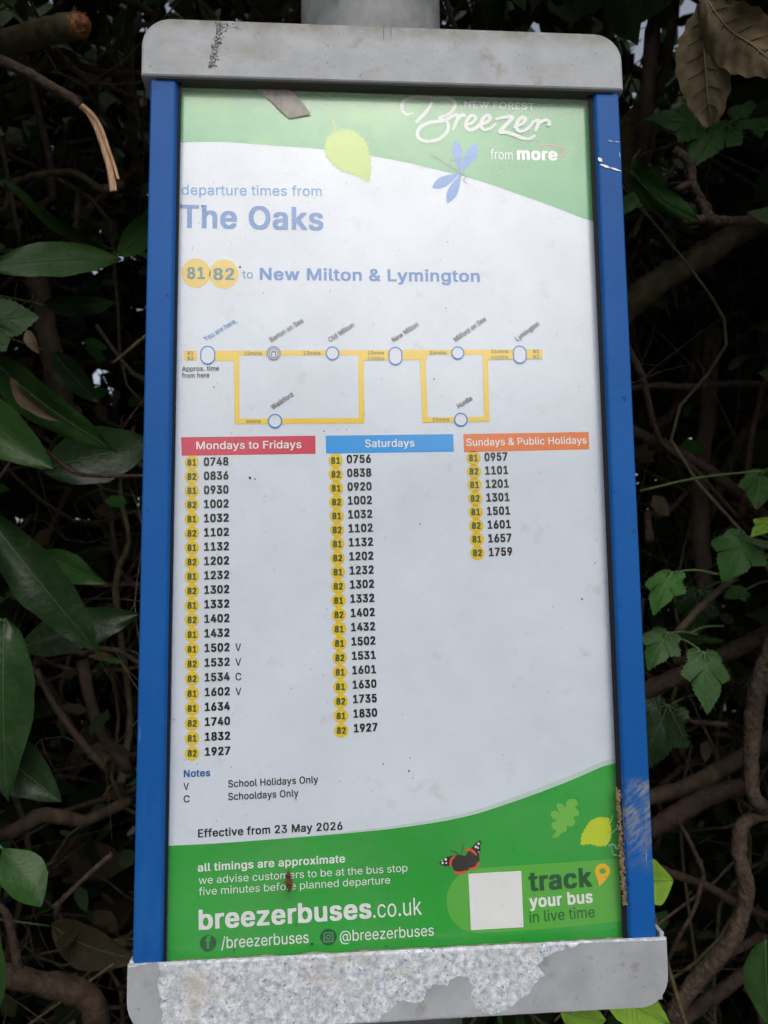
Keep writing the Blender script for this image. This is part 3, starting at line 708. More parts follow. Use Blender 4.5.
# hollow behind the front: side cheeks, floor and back, so that the rails stand in a tray
brail = obj('bottom_rail', bm, [M['zinc'], M['grey']], case)
bm = bmesh.new()
box(bm, bl.x + .0004, bl.x + .0034, -.0092, .022, zl + r, bl.z + .0012, .0006)
box(bm, br.x - .0034, br.x - .0004, -.0092, .022, zr + r, br.z + .0030, .0006)
box(bm, bl.x + .0036, br.x - .0036, -.0092, .022, zl + .004, zl + .012, 0)
box(bm, bl.x + .0036, br.x - .0036, .0178, .0222, zl + .0123, br.z - .004, 0)
obj('tray_side', bm, M['grey'], brail)
bm = bmesh.new()
n_ = 90; prev = None
for i in range(n_ + 1):                            # grimy lip line along the top of the bottom rail
    t = i / n_; x = -.150 + .300 * t; z = bl.z + (br.z - bl.z) * (x - bl.x) / (br.x - bl.x) - .0009
    h = .0003 + .0012 * noise.noise(Vector((x * 60, 3, 0))); a = bm.verts.new((x, -.0108, z)); b = bm.verts.new((x, -.0060, z + max(-.0004, h)))
    if prev: bm.faces.new((prev[0], a, b, prev[1]))
    prev = (a, b)
obj('grimy_lip', bm, mottled('brown grime', (.10, .075, .045), (.30, .27, .22), 200, .9), brail)
# remaining paint on the bottom rail (the rest has flaked to bare zinc)
def ragged(pts, step=3.2, amp=1.6, seed=0):
    o_ = []
    for a, b in zip(pts, pts[1:]):
        a, b = Vector(a), Vector(b); k = max(1, int((b - a).length / step)); nr = Vector((-(b - a).y, (b - a).x)).normalized()
        for j in range(k):
            q = a + (b - a) * (j / k); o_.append(q + nr * amp * (noise.noise(Vector((q.x * .23, q.y * .23, seed))) + .6 * noise.noise(Vector((q.x * .7, q.y * .7, seed + 5)))))
    o_.append(Vector(pts[-1])); return o_
def layer(pts, y, th):
    P = [at(v[0], v[1], y) for v in pts]
    n = len(P)
    vc, ec, fc, _, _, _ = delaunay_2d_cdt([Vector((v.x, v.z)) for v in P], [(i, (i + 1) % n) for i in range(n)], [], 1, 1e-7)
    A = [bm.verts.new((v.x, y, v.y)) for v in vc]
    cnt = {}
    for f in fc:
        bm.faces.new([A[i] for i in f])
        for i in range(len(f)): k = tuple(sorted((f[i], f[(i + 1) % len(f)]))); cnt[k] = cnt.get(k, 0) + 1
    B = {}
    for (i, j), c in cnt.items():
        if c == 1:
            for q in (i, j):
                if q not in B: B[q] = bm.verts.new((vc[q].x, y + th, vc[q].y))
            bm.faces.new((A[i], A[j], B[j], B[i]))
bm = bmesh.new()
YL = YB - .0007
k_ = .00045
rimL = [(v[0], v[1]) for v in ()]
def px_of(x, z, y):
    d = R @ (Vector((x, y, z)) - CAM); return (384 + F * d.x / d.z, 512 - F * d.y / d.z)
ins = .0009
left_rim = [px_of(bl.x + ins, bl.z - ins, YL)] + [px_of(x, z, YL) for x, z in arc(bl.x + r, zl + r, r - ins, 180, 268)]
rend = left_rim[-1]
layer([tuple(v) for v in ragged([(157, 962.6), (160, 972), (156, 984), (160, 994), (158, 1003), (163, 1012), (161, 1020), (166, rend[1] + .5)], seed=1)] + [tuple(v) for v in left_rim[::-1]], YL, .0006)
bmesh.ops.recalc_face_normals(bm, faces=bm.faces)
obj('paint_layer', bm, M['grey'], brail); bm = bmesh.new()
right_rim = [px_of(x, z, YL) for x, z in arc(br.x - r, zr + r, r - ins, 272, 360)] + [px_of(br.x - ins, br.z - ins, YL)]
lip = [(580, 944.3), (572, 947), (560, 950), (545, 958), (538, 966), (545, 975), (536, 984), (530, 994), (520, 1000), (512, 1006), (504, 1012), (490, 1015), (476, 1008), (470, 998), (472, 986), (468, 978), (458, 977), (450, 980), (448, 986), (436, 984), (428, 990), (424, 1001), (414, 1004), (404, 1000), (394, 1006), (390, 1012), (381, 1015), (380, 1020.5)]
layer([right_rim[-1]] + [tuple(v) for v in ragged(lip, seed=4, amp=2.0)] + right_rim[:-1], YL, .0006)
bmesh.ops.recalc_face_normals(bm, faces=bm.faces)
obj('paint_layer', bm, M['grey'], brail)
# rail damage
bm = bmesh.new()
yF = -.0089
def sliver(a, b, w, y=yF, th=.0003):
    A, B = at(*a, y), at(*b, y); d = (B - A); nr = Vector((-d.z, 0, d.x)).normalized() * w
    t = [A - nr * .3, A + nr * .3, (A + B) / 2 + nr, B + nr * .2, B - nr * .2, (A + B) / 2 - nr]
    f = bm.faces.new([bm.verts.new((v.x, y - th, v.z)) for v in t])
for k in range(9): sliver((645.5 + random.uniform(-1, 1), 800 + k * 7), (646.5 + random.uniform(-1, 1), 800 + k * 7 + random.uniform(4, 12)), .0003)
bmesh.ops.recalc_face_normals(bm, faces=bm.faces)
for f in bm.faces:
    if f.normal.y > 0: f.normal_flip()
obj('scuff_marks', bm, M['scuff'], rr)
bm = bmesh.new()
for a, b, w in (((598, 158), (602, 162), .0016), ((600, 164.5), (611, 168.5), .0011), ((609, 167.5), (621, 171.5), .0008), ((608, 140.5), (613, 142), .00025), ((614, 141.5), (620, 142.5), .0002), ((619, 152), (620, 158), .0002)):
    sliver(a, b, w, yF, .0004)
for f in bm.faces:
    f.normal_update()
    if f.normal.y > 0: f.normal_flip()
obj('paint_chip', bm, M['chip'], rr)
bm = bmesh.new()
for k in range(560):
    yy = random.uniform(788, 905); dens = .5 + .5 * noise.noise(Vector((0, yy * .09, 0)))
    if random.random() > dens + .35: continue
    x_ = 612 + (yy - 790) * .062 + 5.5 + random.gauss(0, 1.2); c_ = at(x_, yy, -.0085)
    b = bmesh.new(); bmesh.ops.create_icosphere(b, subdivisions=1, radius=random.uniform(.0003, .0009))
    for v in b.verts: v.co += Vector((random.gauss(0, .00015), random.gauss(0, .00015), random.gauss(0, .00015)))
    merge(bm, b, 0, Matrix.Translation((c_.x, -.0086, c_.z)))
tag(obj('lichen_crust', bm, M['lichen'], rr, True), kind='stuff')
# grit stuck on the cover
bm = bmesh.new()
spots = [(250, 478, 1.6), (255, 479, 1.1), (263, 293, .8), (366, 560, .7), (420, 524, 1.0), (446, 308, .8), (434, 379, 1.0), (582, 599, 1.3), (595, 563, .8), (214, 387, .9), (324, 431, 1.0), (240, 267, 1.4), (202, 206, 1.1), (296, 800, .8), (383, 764, .9), (409, 771, 1.2), (410, 758, .8), (413, 778, .7), (372, 791, .6), (184, 760, .6), (296, 925, .9), (312, 944, 1.7), (386, 946, 1.0), (234, 950, 1.0)]
for k in range(260):
    spots.append((random.uniform(180, 610), random.uniform(120, 930), random.choice((.25, .3, .35, .45, .6))))
for i, (x_, y_, s_) in enumerate(spots):
    c_ = at(x_, y_, -.0052); flake(bm, (c_.x, c_.z), s_ * .0006, -.0052 - .0003, -.0051, i * 3.1, 7)
bmesh.ops.recalc_face_normals(bm, faces=bm.faces)
tag(obj('grit', bm, M['speck'], case), kind='stuff')
bm = bmesh.new()
for k in range(4):                                # wisps of cobweb at the right rail
    a = at(610 + random.uniform(-5, 5), 842 + random.uniform(-10, 6), -.007); b = at(617, 846 + random.uniform(-18, 14), -.0086)
    m_ = (a + b) / 2 + Vector((random.gauss(0, .002), 0, random.gauss(0, .002)))
    tube(bm, [a, m_, b], [.00007], 4, n=4)
obj('cobweb', bm, M['chip'], case)
# cocoon
bm = bmesh.new()
pts = [at(x_, y_, -.0075) for x_, y_ in ((288.5, 869), (288.2, 874), (289, 881), (289.5, 887), (289, 892.5))]
tube(bm, pts, [.0003, .0014, .0021, .0018, .0003], 9, .35, n=5, seed=3)
tube(bm, [at(287.4, 878, -.0072), at(284, 884, -.0058)], [.0002], 4, n=2)
tag(obj('insect_husk', bm, M['cocoon'], smooth=True), 'small brown insect husk stuck on the cover over the green footer', 'insect husk')

# post
c0 = at(370.5, 14, .088); bm = bmesh.new()
bmesh.ops.create_cone(bm, segments=48, radius1=.0600, radius2=.0600, depth=3.3, cap_ends=True)
for v in bm.verts: v.co += Vector((c0.x, .088, 1.65))
post = empty('sign_post', (c0.x, .088, 0), 'round galvanised steel post standing behind the timetable case', 'post')
pole = obj('pole', bm, M['galv'], post, True)
for pl in pole.data.polygons:
    if abs(pl.normal.z) > .9: pl.use_smooth = False
for z in (Z0 + .20, Z0 - .20):
    bm = bmesh.new(); b = bmesh.new(); bmesh.ops.create_cone(b, segments=40, radius1=.0630, radius2=.0630, depth=.03, cap_ends=True); merge(bm, b, 0, Matrix.Translation((c0.x, .088, z)))
    box(bm, c0.x - .03, c0.x + .03, .0225, .04, z - .014, z + .014)
    obj('mounting_clamp', bm, M['galv'], post)

# ------------------------------------------------------------------ leaves and branches
def laurel(bm, base, tip, width, roll=0.0, fold=.18, bend=.12, shape=.85, mi=0, mv=1, wav=.065, cutoff=1.0, seed=0):
    a = tip - base; L = a.length; a.normalize()
    view = (CAM - base).normalized(); n = (view - a * view.dot(a)).normalized()
    n = Matrix.Rotation(roll, 3, a) @ n; s = a.cross(n)
    N = 14; U = (-1, -.66, -.33, 0, .33, .66, 1); rows = []; mid = []
    for i in range(N + 1):
        t = i / N * cutoff
        w = width / 2 * (math.sin(math.pi * min(t, .9999) ** shape) ** .85 if t > 0 else 0)
        w = max(w, width * .012)
        if cutoff < 1 and i == N: w *= .8
        row = []
        for u in U:
            k = fold * abs(u) * w + wav * L * noise.noise(Vector((t * 3, u, seed))) * abs(u)
            p_ = base + a * (t * L) + n * (-bend * L * (t - .3) ** 2 * 1.6 + k) + s * (u * w * (1 + .10 * noise.noise(Vector((t * 7, u * 2, seed + 3)))))
            row.append(bm.verts.new(p_))
        rows.append(row); mid.append(row[3].co - n * .0003)
    for A, B in zip(rows, rows[1:]):
        for j in range(len(U) - 1):
            f = bm.faces.new((A[j], A[j + 1], B[j + 1], B[j])); f.material_index = mi; f.smooth = True
    tube(bm, [m + n * .0005 for m in mid], [width * .018, width * .004], 5, mi=mv, n=0)
    for i in range(2, N - 1):
        for sg in (-1, 1):
            r0 = rows[i][3].co; e = rows[min(i + 2, N)][3 + sg * 3].co
            q_ = [r0 + n * .0003, (r0 * .55 + e * .45) + n * .0003, (r0 * .2 + e * .8) + n * .0004]
            tube(bm, [v - n * .0004 for v in q_], [width * .005, width * .0015], 3, mi=mv, n=0, cap=False)
    return n
HALF = [(0, 0), (.10, -.06), (.22, -.07), (.33, -.05), (.40, .02), (.41, .10), (.40, .17), (.44, .22), (.50, .26), (.56, .33), (.60, .41), (.53, .45), (.45, .48), (.38, .52), (.33, .54), (.33, .62), (.29, .70), (.22, .78), (.15, .86), (.08, .94), (0, 1.02)]
def lobed(bm, base, tip, width, roll=0.0, bend=.25, fold=.25, mi=0, mv=1, seed=0, stalk=None):
    a = tip - base; L = a.length; a.normalize()
    view = (CAM - base).normalized(); n = (view - a * view.dot(a)).normalized()
    n = Matrix.Rotation(roll, 3, a) @ n; s = a.cross(n)
    out = []
    for i in range(len(HALF) - 1):
        p_, q_ = Vector(HALF[i]), Vector(HALF[i + 1])
        out += [p_, p_ + (q_ - p_) * .45 + Vector((.022, -.016)), p_ + (q_ - p_) * .62 + Vector((-.018, .004))]
    out.append(Vector(HALF[-1]))
    full = out + [Vector((-v.x, v.y)) for v in out[-2:0:-1]]
    def pos(x, y):
        x *= 1 + .06 * noise.noise(Vector((x * 3, y * 3, seed)))
        z = fold * abs(x) * .6 - bend * (x * x * .9 + (y - .3) ** 2) + .06 * noise.noise(Vector((x * 2.5, y * 2.5, seed + 9)))
        ang = 3 * math.atan2(x, y + .1); z += .02 * math.cos(ang * 2)
        return base + a * (y * L) + s * (x * width / 1.3) + n * (z * L)
    c = Vector((0, .25)); rings = [[bm.verts.new(pos(*(c + (v - c) * f))) for v in full] for f in (.33, .66, 1)]
    cv = bm.verts.new(pos(*c)); m = len(full)
    for j in range(m):
        k = (j + 1) % m
        for f in ((cv, rings[0][j], rings[0][k]), (rings[0][j], rings[1][j], rings[1][k], rings[0][k]), (rings[1][j], rings[2][j], rings[2][k], rings[1][k])):
            ff = bm.faces.new(f); ff.material_index = mi; ff.smooth = True
    for tx, ty in ((0, .97), (.55, .38), (-.55, .38), (.36, .03), (-.36, .03)):
        q_ = [pos(tx * f, ty * f) + n * .0003 for f in (0, .3, .6, .92)]
        tube(bm, q_, [width * .011, width * .003], 4, mi=mv, n=0, cap=False)
        for f in (.35, .55, .75):
            for sg in (-1, 1):
                d = Vector((tx, ty)); e = d * f + (d * .22 + Vector((-d.y, d.x)) * .2 * sg)
                tube(bm, [pos(*(d * f)) + n * .0003, pos(*e) + n * .0003], [width * .005, width * .002], 3, mi=mv, n=0, cap=False)
    if stalk is not None:
        tube(bm, [stalk, (stalk + base) / 2 + Vector((0, 0, .006)), base], [.0011, .0009], 6, mi=mv, n=5)

def branch(name, path, rad, m, label, cat='branch', lump=.22, group='woody stems in the hedge', parent=None, seg=12, n=7, seed=None):
    """path: (px, py, depth) triples; rad in photo pixels"""
    pts = [at(*v) for v in path]
    rr_ = [r_ * mpp(v[0], v[1], v[2]) for r_, v in zip(rad if len(rad) == len(path) else [rad[0] + (rad[-1] - rad[0]) * i / (len(path) - 1) for i in range(len(path))], path)]
    bm = bmesh.new(); tube(bm, pts, rr_, seg, lump, n=n, seed=len(bpy.data.objects) * .37)
    o = obj(name, bm, M[m], parent, True)
    if not parent: tag(o, label, cat, group)
    return o
_at = at
def at(px, py, y=0.0): return _at(px, py, y * 1.3 + .14)       # everything from here on grows behind the case
def mpp(px, py, y): return (at(px + 1, py, y) - at(px, py, y)).length
# cut branch with its raw end
root = empty('cut_branch', at(-60, 62, .10), 'thick dark branch sawn off with an orange cut end, upper left', 'branch')
branch('bark', [(-80, 66, .16), (-30, 55, .12), (20, 40, .09), (50, 31, .07), (80, 25, .05)], [13, 13.5, 13.5, 13, 12.5], 'barko', None, parent=root, lump=.1)
bm = bmesh.new()
e0, e1 = at(78, 25.4, .052), at(85, 23.5, .047)
tube(bm, [e0, e0 + (e1 - e0) * .5, e1], [11.8 * mpp(80, 25, .05), 11.0 * mpp(80, 25, .05), 8 * mpp(80, 25, .05)], 16, .35, n=3, seed=2)
for k in range(40):
    a = random.uniform(0, 6.28); c_ = e0 + Vector((0, -.002, 0)) + Vector((math.cos(a) * .004, 0, math.sin(a) * .009)); tube(bm, [c_, c_ + (e1 - e0) * random.uniform(.4, 1.2) + Vector((random.gauss(0, .001), -.001, random.gauss(0, .001)))], [.0008, .0002], 5, n=0)
obj('cut_end', bm, M['cut'], root, True)
# snapped twig with pale splinter
root = empty('snapped_branch', at(-40, 52, .04), 'thin grey branch snapped at its end with a pale splinter hanging down', 'branch')
branch('bark', [(-50, 46, .08), (-6, 59, .05), (22, 70, .04), (50, 86, .03), (72, 98, .025)], [5.5, 5.5, 5.5, 5.2, 5.0], 'barkg', None, parent=root, lump=.12)
bm = bmesh.new()
tube(bm, [at(*v) for v in ((70, 96.5, .025), (74, 99, .024), (77, 103, .023), (81, 106, .022))], [.0038, .0042, .0034, .0028], 9, .3, n=3, seed=5)
obj('torn_bark', bm, M['barkr'], root, True)
bm = bmesh.new()
def strip(path, w0, w1, y):
    C = catmull([at(u, v, y) for u, v in path], 6); prev = None; m = len(C)
    for i, c_ in enumerate(C):
        t = (C[min(i + 1, m - 1)] - C[max(i - 1, 0)]).normalized(); nr = Vector((-t.z, 0, t.x)); w = (w0 + (w1 - w0) * i / (m - 1)) * .0010
        ring = [bm.verts.new(c_ + nr * (w * a_) + Vector((0, b_ * w, 0)) + nr * .0003 * noise.noise(c_ * 90)) for a_, b_ in ((-1, .1), (-.5, -.45), (.5, -.4), (1, .1), (.4, .5), (-.4, .5))]
        if prev:
            for j in range(6): bm.faces.new((prev[j], prev[(j + 1) % 6], ring[(j + 1) % 6], ring[j]))
        else: bm.faces.new(ring)
        prev = ring
    bm.faces.new(prev)
strip([(78, 104), (87, 111), (95, 124), (103, 145), (110, 170), (113.5, 191)], 2.6, 3.2, .022)
strip([(82, 105), (92, 114), (101, 128), (109, 150), (115, 168), (118.5, 179)], 2.2, 1.2, .0205)
bmesh.ops.recalc_face_normals(bm, faces=bm.faces)
obj('splinter', bm, M['wood'], root)

G = 'woody stems in the hedge'
for path, rad, m, lab in (
    ([(-6, 120, .15), (3, 152, .15), (10, 190, .16), (18, 230, .17), (22, 262, .2)], [2.6, 2.2], 'barkr', 'thin reddish stick leaning at the left edge above the big leaves'),
    ([(78, 188, .25), (77, 215, .25), (74, 240, .26), (73, 275, .28)], [2.6, 3.0], 'bark', 'short upright stick between the splinter and the long green leaf'),
    ([(135, 170, .4), (110, 190, .38), (90, 208, .36), (78, 222, .34), (60, 250, .36)], [3.5, 4.0], 'bark', 'dim slanting twig below the pale splinter'),
    ([(40, 40, .3), (60, 60, .3), (85, 76, .3), (140, 100, .32)], [3, 2.4], 'bark', 'dim twig running right from behind the sawn branch'),
    ([(-10, 95, .3), (25, 80, .3), (48, 60, .3), (66, 52, .32), (90, 70, .34), (150, 74, .36)], [5, 3.2], 'bark', 'dim arched branch under the sawn branch'),
    ([(70, 52, .35), (82, 80, .34), (95, 104, .34), (112, 128, .36), (125, 152, .4)], [2.6, 2.4], 'bark', 'dim steep twig behind the pale splinter'),
    ([(132, -10, .5), (128, 50, .5), (129, 95, .5), (134, 140, .52), (140, 180, .55)], [4.0, 4.5], 'barko', 'tall dim stem just left of the grey top cap'),
    ([(28, 262, .3), (42, 300, .3), (50, 350, .3), (62, 400, .32), (74, 420, .34), (90, 480, .36)], [9, 11, 12, 11, 9, 7], 'bark', 'thick dark trunk rising behind the left leaves'),
    ([(44, 448, .16), (62, 464, .15), (80, 474, .15), (112, 476, .15), (150, 476, .17)], [1.6, 2.2, 2.2, 2.0, 2.0], 'barkr', 'thin brown twig lying along the broad dark leaf at left'),
    ([(96, 325, .3), (115, 352, .3), (132, 372, .3), (150, 385, .32)], [2.2, 2.0], 'bark', 'thin dim twig slanting down beside the left blue rail'),
    ([(36, 670, .25), (55, 705, .24), (80, 740, .24), (105, 768, .25)], [3.4, 4.0], 'barkr', 'reddish stem slanting down below the left leaves'),
    ([(82, 660, .3), (90, 700, .3), (102, 735, .3), (128, 770, .32)], [5.5, 5.0], 'bark', 'dark curved stem beside the lower left rail'),
    ([(112, 854, .2), (98, 866, .2), (78, 884, .2), (62, 900, .19), (55, 907, .18)], [2.6, 2.4, 2.4, 2.8, 3.2], 'barkg', 'broken grey twig with blunt end at lower left'),
    ([(-10, 900, .14), (5, 912, .14), (12, 935, .14), (17, 965, .14), (16, 985, .15)], [3.4, 4.0, 4.4, 5.0, 5.5], 'barkr', 'reddish upright stem rising from the thick bottom left branch'),
    ([(-20, 968, .13), (15, 978, .14), (50, 984, .15), (85, 996, .16), (96, 1020, .17), (92, 1060, .2)], [11, 12, 12, 13, 13, 12], 'barkr', 'thick brown branch across the bottom left corner'),
    ([(-10, 840, .3), (20, 828, .28), (45, 815, .28), (85, 820, .3), (130, 800, .35)], [5, 8, 8, 6, 5], 'bark', 'dark drooping branch at lower left with a knot'),
    # right side
    ([(662, -20, .22), (653, 30, .22), (648, 80, .22), (645, 120, .22), (642, 150, .24)], [7.5, 7.5, 7, 7.5, 8], 'bark', 'dark upright stem beside the top right corner of the cap'),
    ([(676, -10, .26), (670, 40, .26), (663, 75, .26), (652, 100, .27)], [5, 3.4], 'bark', 'dim second stem left of the dry leaf'),
    ([(672, 54, .2), (680, 70, .2), (692, 88, .2), (704, 104, .2)], [1.8, 1.8], 'barkg', 'pale thin twig crossing in front of the dry leaf stalk'),
    ([(676, 165, .2), (668, 176, .2), (656, 196, .2), (643, 215, .21), (628, 240, .23)], [2.2, 2.0], 'barkg', 'pale slanting stick between the lobed leaves at upper right'),
    ([(625, 160, .18), (650, 152, .17), (672, 145, .16), (692, 132, .15)], [1.4, 1.2], 'barkr', 'thin reddish twig under the upper right lobed leaf'),
    ([(600, 335, .30), (630, 305, .27), (660, 280, .25), (700, 258, .24), (740, 232, .24), (790, 205, .27)], [13, 13, 13, 12, 12, 12], 'barko', 'thick olive branch slanting up at the right behind the case'),
    ([(600, 395, .34), (648, 386, .33), (690, 387, .32), (730, 384, .32), (790, 384, .34)], [2.6, 3.2, 3.6, 3.2, 3.2], 'barkg', 'level thin branch at the right, middle height'),
    ([(615, 420, .3), (640, 434, .3), (672, 449, .3), (705, 467, .3), (735, 490, .3), (780, 530, .32)], [5.0, 5.4, 5.4, 5.2, 5.4, 5.8], 'barkr', 'straight brown branch slanting down to the right edge'),
    ([(772, 330, .28), (766, 370, .28), (758, 410, .28), (751, 440, .28), (746, 490, .28), (740, 520, .3)], [2.4, 2.6, 3.0, 3.0, 3.0, 3.0], 'barkr', 'mottled reddish upright stem at the right edge'),
    ([(712, 330, .36), (707, 420, .36), (702, 460, .36), (700, 520, .36), (708, 620, .36)], [8, 8, 7.5, 8, 8], 'bark', 'dim vertical trunk between the branches at right'),
    ([(640, 260, .36), (652, 280, .36), (662, 295, .36), (670, 318, .36)], [1.4, 1.2], 'barkg', 'short drooping twiglet on the olive branch'),
    ([(672, 266, .35), (674, 290, .35), (677, 309, .35)], [1.8, 1.2], 'barkg', 'small grey twiglet hanging under the olive branch'),
    ([(770, 555, .22), (745, 568, .22), (722, 588, .22), (700, 608, .22), (680, 630, .22), (660, 655, .25)], [2.4, 3.0, 3.4, 3.8, 4.0, 4.2], 'barko', 'green stem slanting between the lobed leaves'),
    ([(590, 712, .34), (640, 692, .32), (690, 672, .3), (730, 652, .28), (780, 628, .28)], [9, 9, 8.5, 8, 8], 'barkr', 'dark reddish branch behind the lobed leaves'),
    ([(775, 640, .12), (764, 670, .12), (756, 700, .12), (752, 735, .12), (751, 775, .12), (756, 800, .12), (775, 815, .14)], [9, 9, 8.5, 8, 7, 7, 8], 'barkg', 'ribbed thick grey vine along the right edge'),
    ([(775, 812, .13), (752, 818, .13), (741, 830, .13), (740, 860, .13), (746, 885, .13), (742, 915, .13), (728, 945, .13), (702, 975, .14), (676, 1010, .15), (655, 1050, .17)], [6, 6.5, 7, 7.5, 7.5, 7.5, 8, 8, 8, 8], 'barkg', 'thick twisting vine curving down to the bottom right'),
    ([(640, 800, .3), (680, 790, .3), (720, 770, .3), (775, 735, .32)], [8, 8], 'bark', 'dark branch crossing behind the thick vine'),
    ([(630, 840, .28), (660, 825, .28), (700, 800, .28), (745, 785, .3)], [9, 9], 'barkr', 'second dark branch beside the scuffed blue rail'),
    ([(640, 858, .26), (668, 872, .25), (705, 885, .24), (740, 905, .24), (790, 925, .26)], [4.5, 4, 4, 4.2, 4.2], 'barkr', 'reddish branch running from the yellow green leaf to the vine'),
    ([(678, 820, .22), (690, 842, .22), (703, 872, .22), (701, 884, .22), (694, 910, .22), (680, 935, .22), (668, 960, .24)], [1.8, 2.0, 2.2, 2.2, 2.0, 2.0, 2.0], 'barkg', 'thin kinked twig between the rail and the vine'),
    ([(640, 1060, .2), (690, 1015, .2), (730, 985, .19), (775, 955, .2)], [7, 6.5, 6, 6], 'barkr', 'smooth brown branch across the bottom right corner'),
    ([(744, 988, .12), (752, 997, .12), (760, 1012, .12), (764, 1040, .12)], [2.2, 2.8, 3.0, 3.2], 'barkr', 'short snapped twig with pale tip at bottom right'),
    ([(560, -20, .5), (530, 20, .5), (510, 60, .5)], [4, 3.5], 'bark', 'dim twig above the middle of the cap'),
    ([(470, -10, .35), (455, 12, .35), (440, 40, .36)], [3.0, 2.4], 'barkr', 'reddish twig just right of the post'),
    ([(600, -20, .3), (585, 10, .3), (568, 30, .3)], [3.4, 3.0], 'barkr', 'dim twig over the right half of the cap'),
    ([(770, 110, .3), (745, 45, .3), (765, 20, .3), (790, -10, .3)], [2.4, 2.0], 'barkr', 'thin brown twig behind the dry leaf'),
    ([(690, 130, .26), (720, 60, .25), (745, 20, .25), (760, -20, .25)], [2.2, 1.8], 'barkr', 'reddish twig rising behind the dry leaf'),
    ([(90, -20, .42), (105, 20, .42), (112, 60, .42), (140, 110, .44)], [3.2, 3.0], 'bark', 'dim twig falling towards the left end of the cap'),
    ([(700, 330, .5), (690, 380, .5), (660, 430, .5), (620, 470, .52)], [4, 4], 'bark', 'dim slanting stem behind the level branch'),
    ([(770, 400, .45), (740, 440, .45), (715, 500, .45), (690, 560, .46)], [5, 5], 'bark', 'dim slanting stem at right behind the straight branch'),
):
    branch('woody_stem', path, rad, m, lab)
# gnarled forked twig
root = empty('gnarled_branch', at(790, 222, .12), 'gnarled grey branch with stubby fork at upper right', 'branch')
branch('bark', [(800, 223, .13), (768, 222, .12), (740, 221, .11), (712, 220, .10), (706, 210, .10), (699, 196, .10), (693, 184, .10), (690, 166, .10), (684, 157, .10), (674, 149, .10)], [5, 5, 4.8, 5.2, 5.5, 4.6, 4.6, 4.8, 3.8, 4.0], 'barkg', None, parent=root, lump=.4)
branch('side_stub', [(712, 220, .101), (702, 219, .10), (690, 220, .095), (686, 222, .09)], [4.5, 3.8, 3.8, 3.0], 'barkg', None, parent=root, lump=.35)
branch('side_stub', [(692, 184, .101), (686, 185, .097), (680, 188, .092), (676, 190, .09)], [4.0, 3.4, 3.8, 2.6], 'barkr', None, parent=root, lump=.4)

YP = .22 * 1.3 + .14
# laurel shrub on the left
shrub = empty('laurel_shrub', (at(-70, 500, .22).x, YP, 0), 'laurel shrub with long dark glossy leaves left of the case', 'shrub')
sx_ = at(-70, 500, .22).x
bm = bmesh.new(); tube(bm, [Vector((sx_, YP, z)) + Vector((.02 * noise.noise(Vector((z * 2, 0, 0))), .02 * noise.noise(Vector((0, z * 2, 5))), 0)) for z in (0, .5, 1.0, 1.4, 1.8, 2.2, 2.6)], [.022, .008], 10, .15)
obj('stem', bm, M['bark'], shrub, True)
def put_leaf(kind, b, t, w, m, parent, roll=0, bend=.12, fold=.18, shape=.85, cut=1.0, twig=None, vein='veind', label=None, seed=None):
    bm = bmesh.new(); B, T = at(*b), at(*t)
    wd = w * mpp((b[0] + t[0]) / 2, (b[1] + t[1]) / 2, (b[2] + t[2]) / 2)
    sd = seed if seed is not None else b[0] * .13 + b[1] * .07
    if kind == 'l': laurel(bm, B, T, wd, roll, fold, bend, shape, cutoff=cut, seed=sd)
    else: lobed(bm, B, T, wd, roll, bend, fold, seed=sd)
    if twig is not None:
        tw = at(*twig) if isinstance(twig, tuple) else twig
        tube(bm, [tw, (tw + B) / 2 + Vector((0, .004, .004)), B + (T - B) * .02], [.0016, .0012], 6, mi=1, n=5)
    return obj('leaf', bm, [M[m], M[vein]], parent, label=label)
def stemat(z): return Vector((sx_, YP, z))
for b, t, w, m, kw in (
    ((122, 258, .16), (-18, 262, .10), 40, 'laurelb', dict(roll=.5, bend=.10, shape=1.05)),
    ((118, 254, .17), (-5, 192, .14), 22, 'laurelb', dict(roll=-.9, bend=.2)),
    ((118, 256, .17), (165, 205, .2), 30, 'laurelb', dict(roll=.5)),
    ((-18, 352, .13), (102, 456, .10), 50, 'laurelb', dict(roll=.7, bend=.15)),
    ((-44, 398, .13), (44, 464, .11), 56, 'laurelb', dict(roll=.1, bend=.2, fold=.25, shape=.8)),
    ((40, 470, .2), (158, 440, .22), 58, 'laurel', dict(roll=-.2)),
    ((42, 305, .2), (114, 306, .2), 26, 'laurel', dict(roll=.5)),
    ((52, 352, .24), (96, 402, .24), 30, 'laurel', dict(roll=.4)),
    ((-22, 505, .12), (96, 654, .12), 52, 'laurel', dict(roll=.15, bend=.14, shape=.95)),
    ((40, 552, .22), (102, 584, .2), 30, 'laurelb', dict(roll=.4)),
    ((18, 648, .2), (136, 612, .2), 46, 'laurel', dict(roll=-.3)),
    ((4, 618, .07), (2, 805, .06), 62, 'laurel', dict(roll=.3, bend=.12, shape=.72)),
    ((-20, 735, .10), (58, 802, .09), 52, 'laurel', dict(roll=.2, shape=.8)),
    ((2, 848, .08), (42, 899, .06), 44, 'laurelb', dict(roll=-.3, shape=1.15, bend=.25)),
    ((-10, 930, .05), (-2, 1010, .05), 26, 'laurelb', dict(roll=.4)),
    ((48, 925, .26), (128, 970, .22), 44, 'hedge2', dict(roll=.6, bend=.3)),
):
    B = at(*b)
    put_leaf('l', b, t, w, m, shrub, twig=stemat(B.z + .03), **kw)
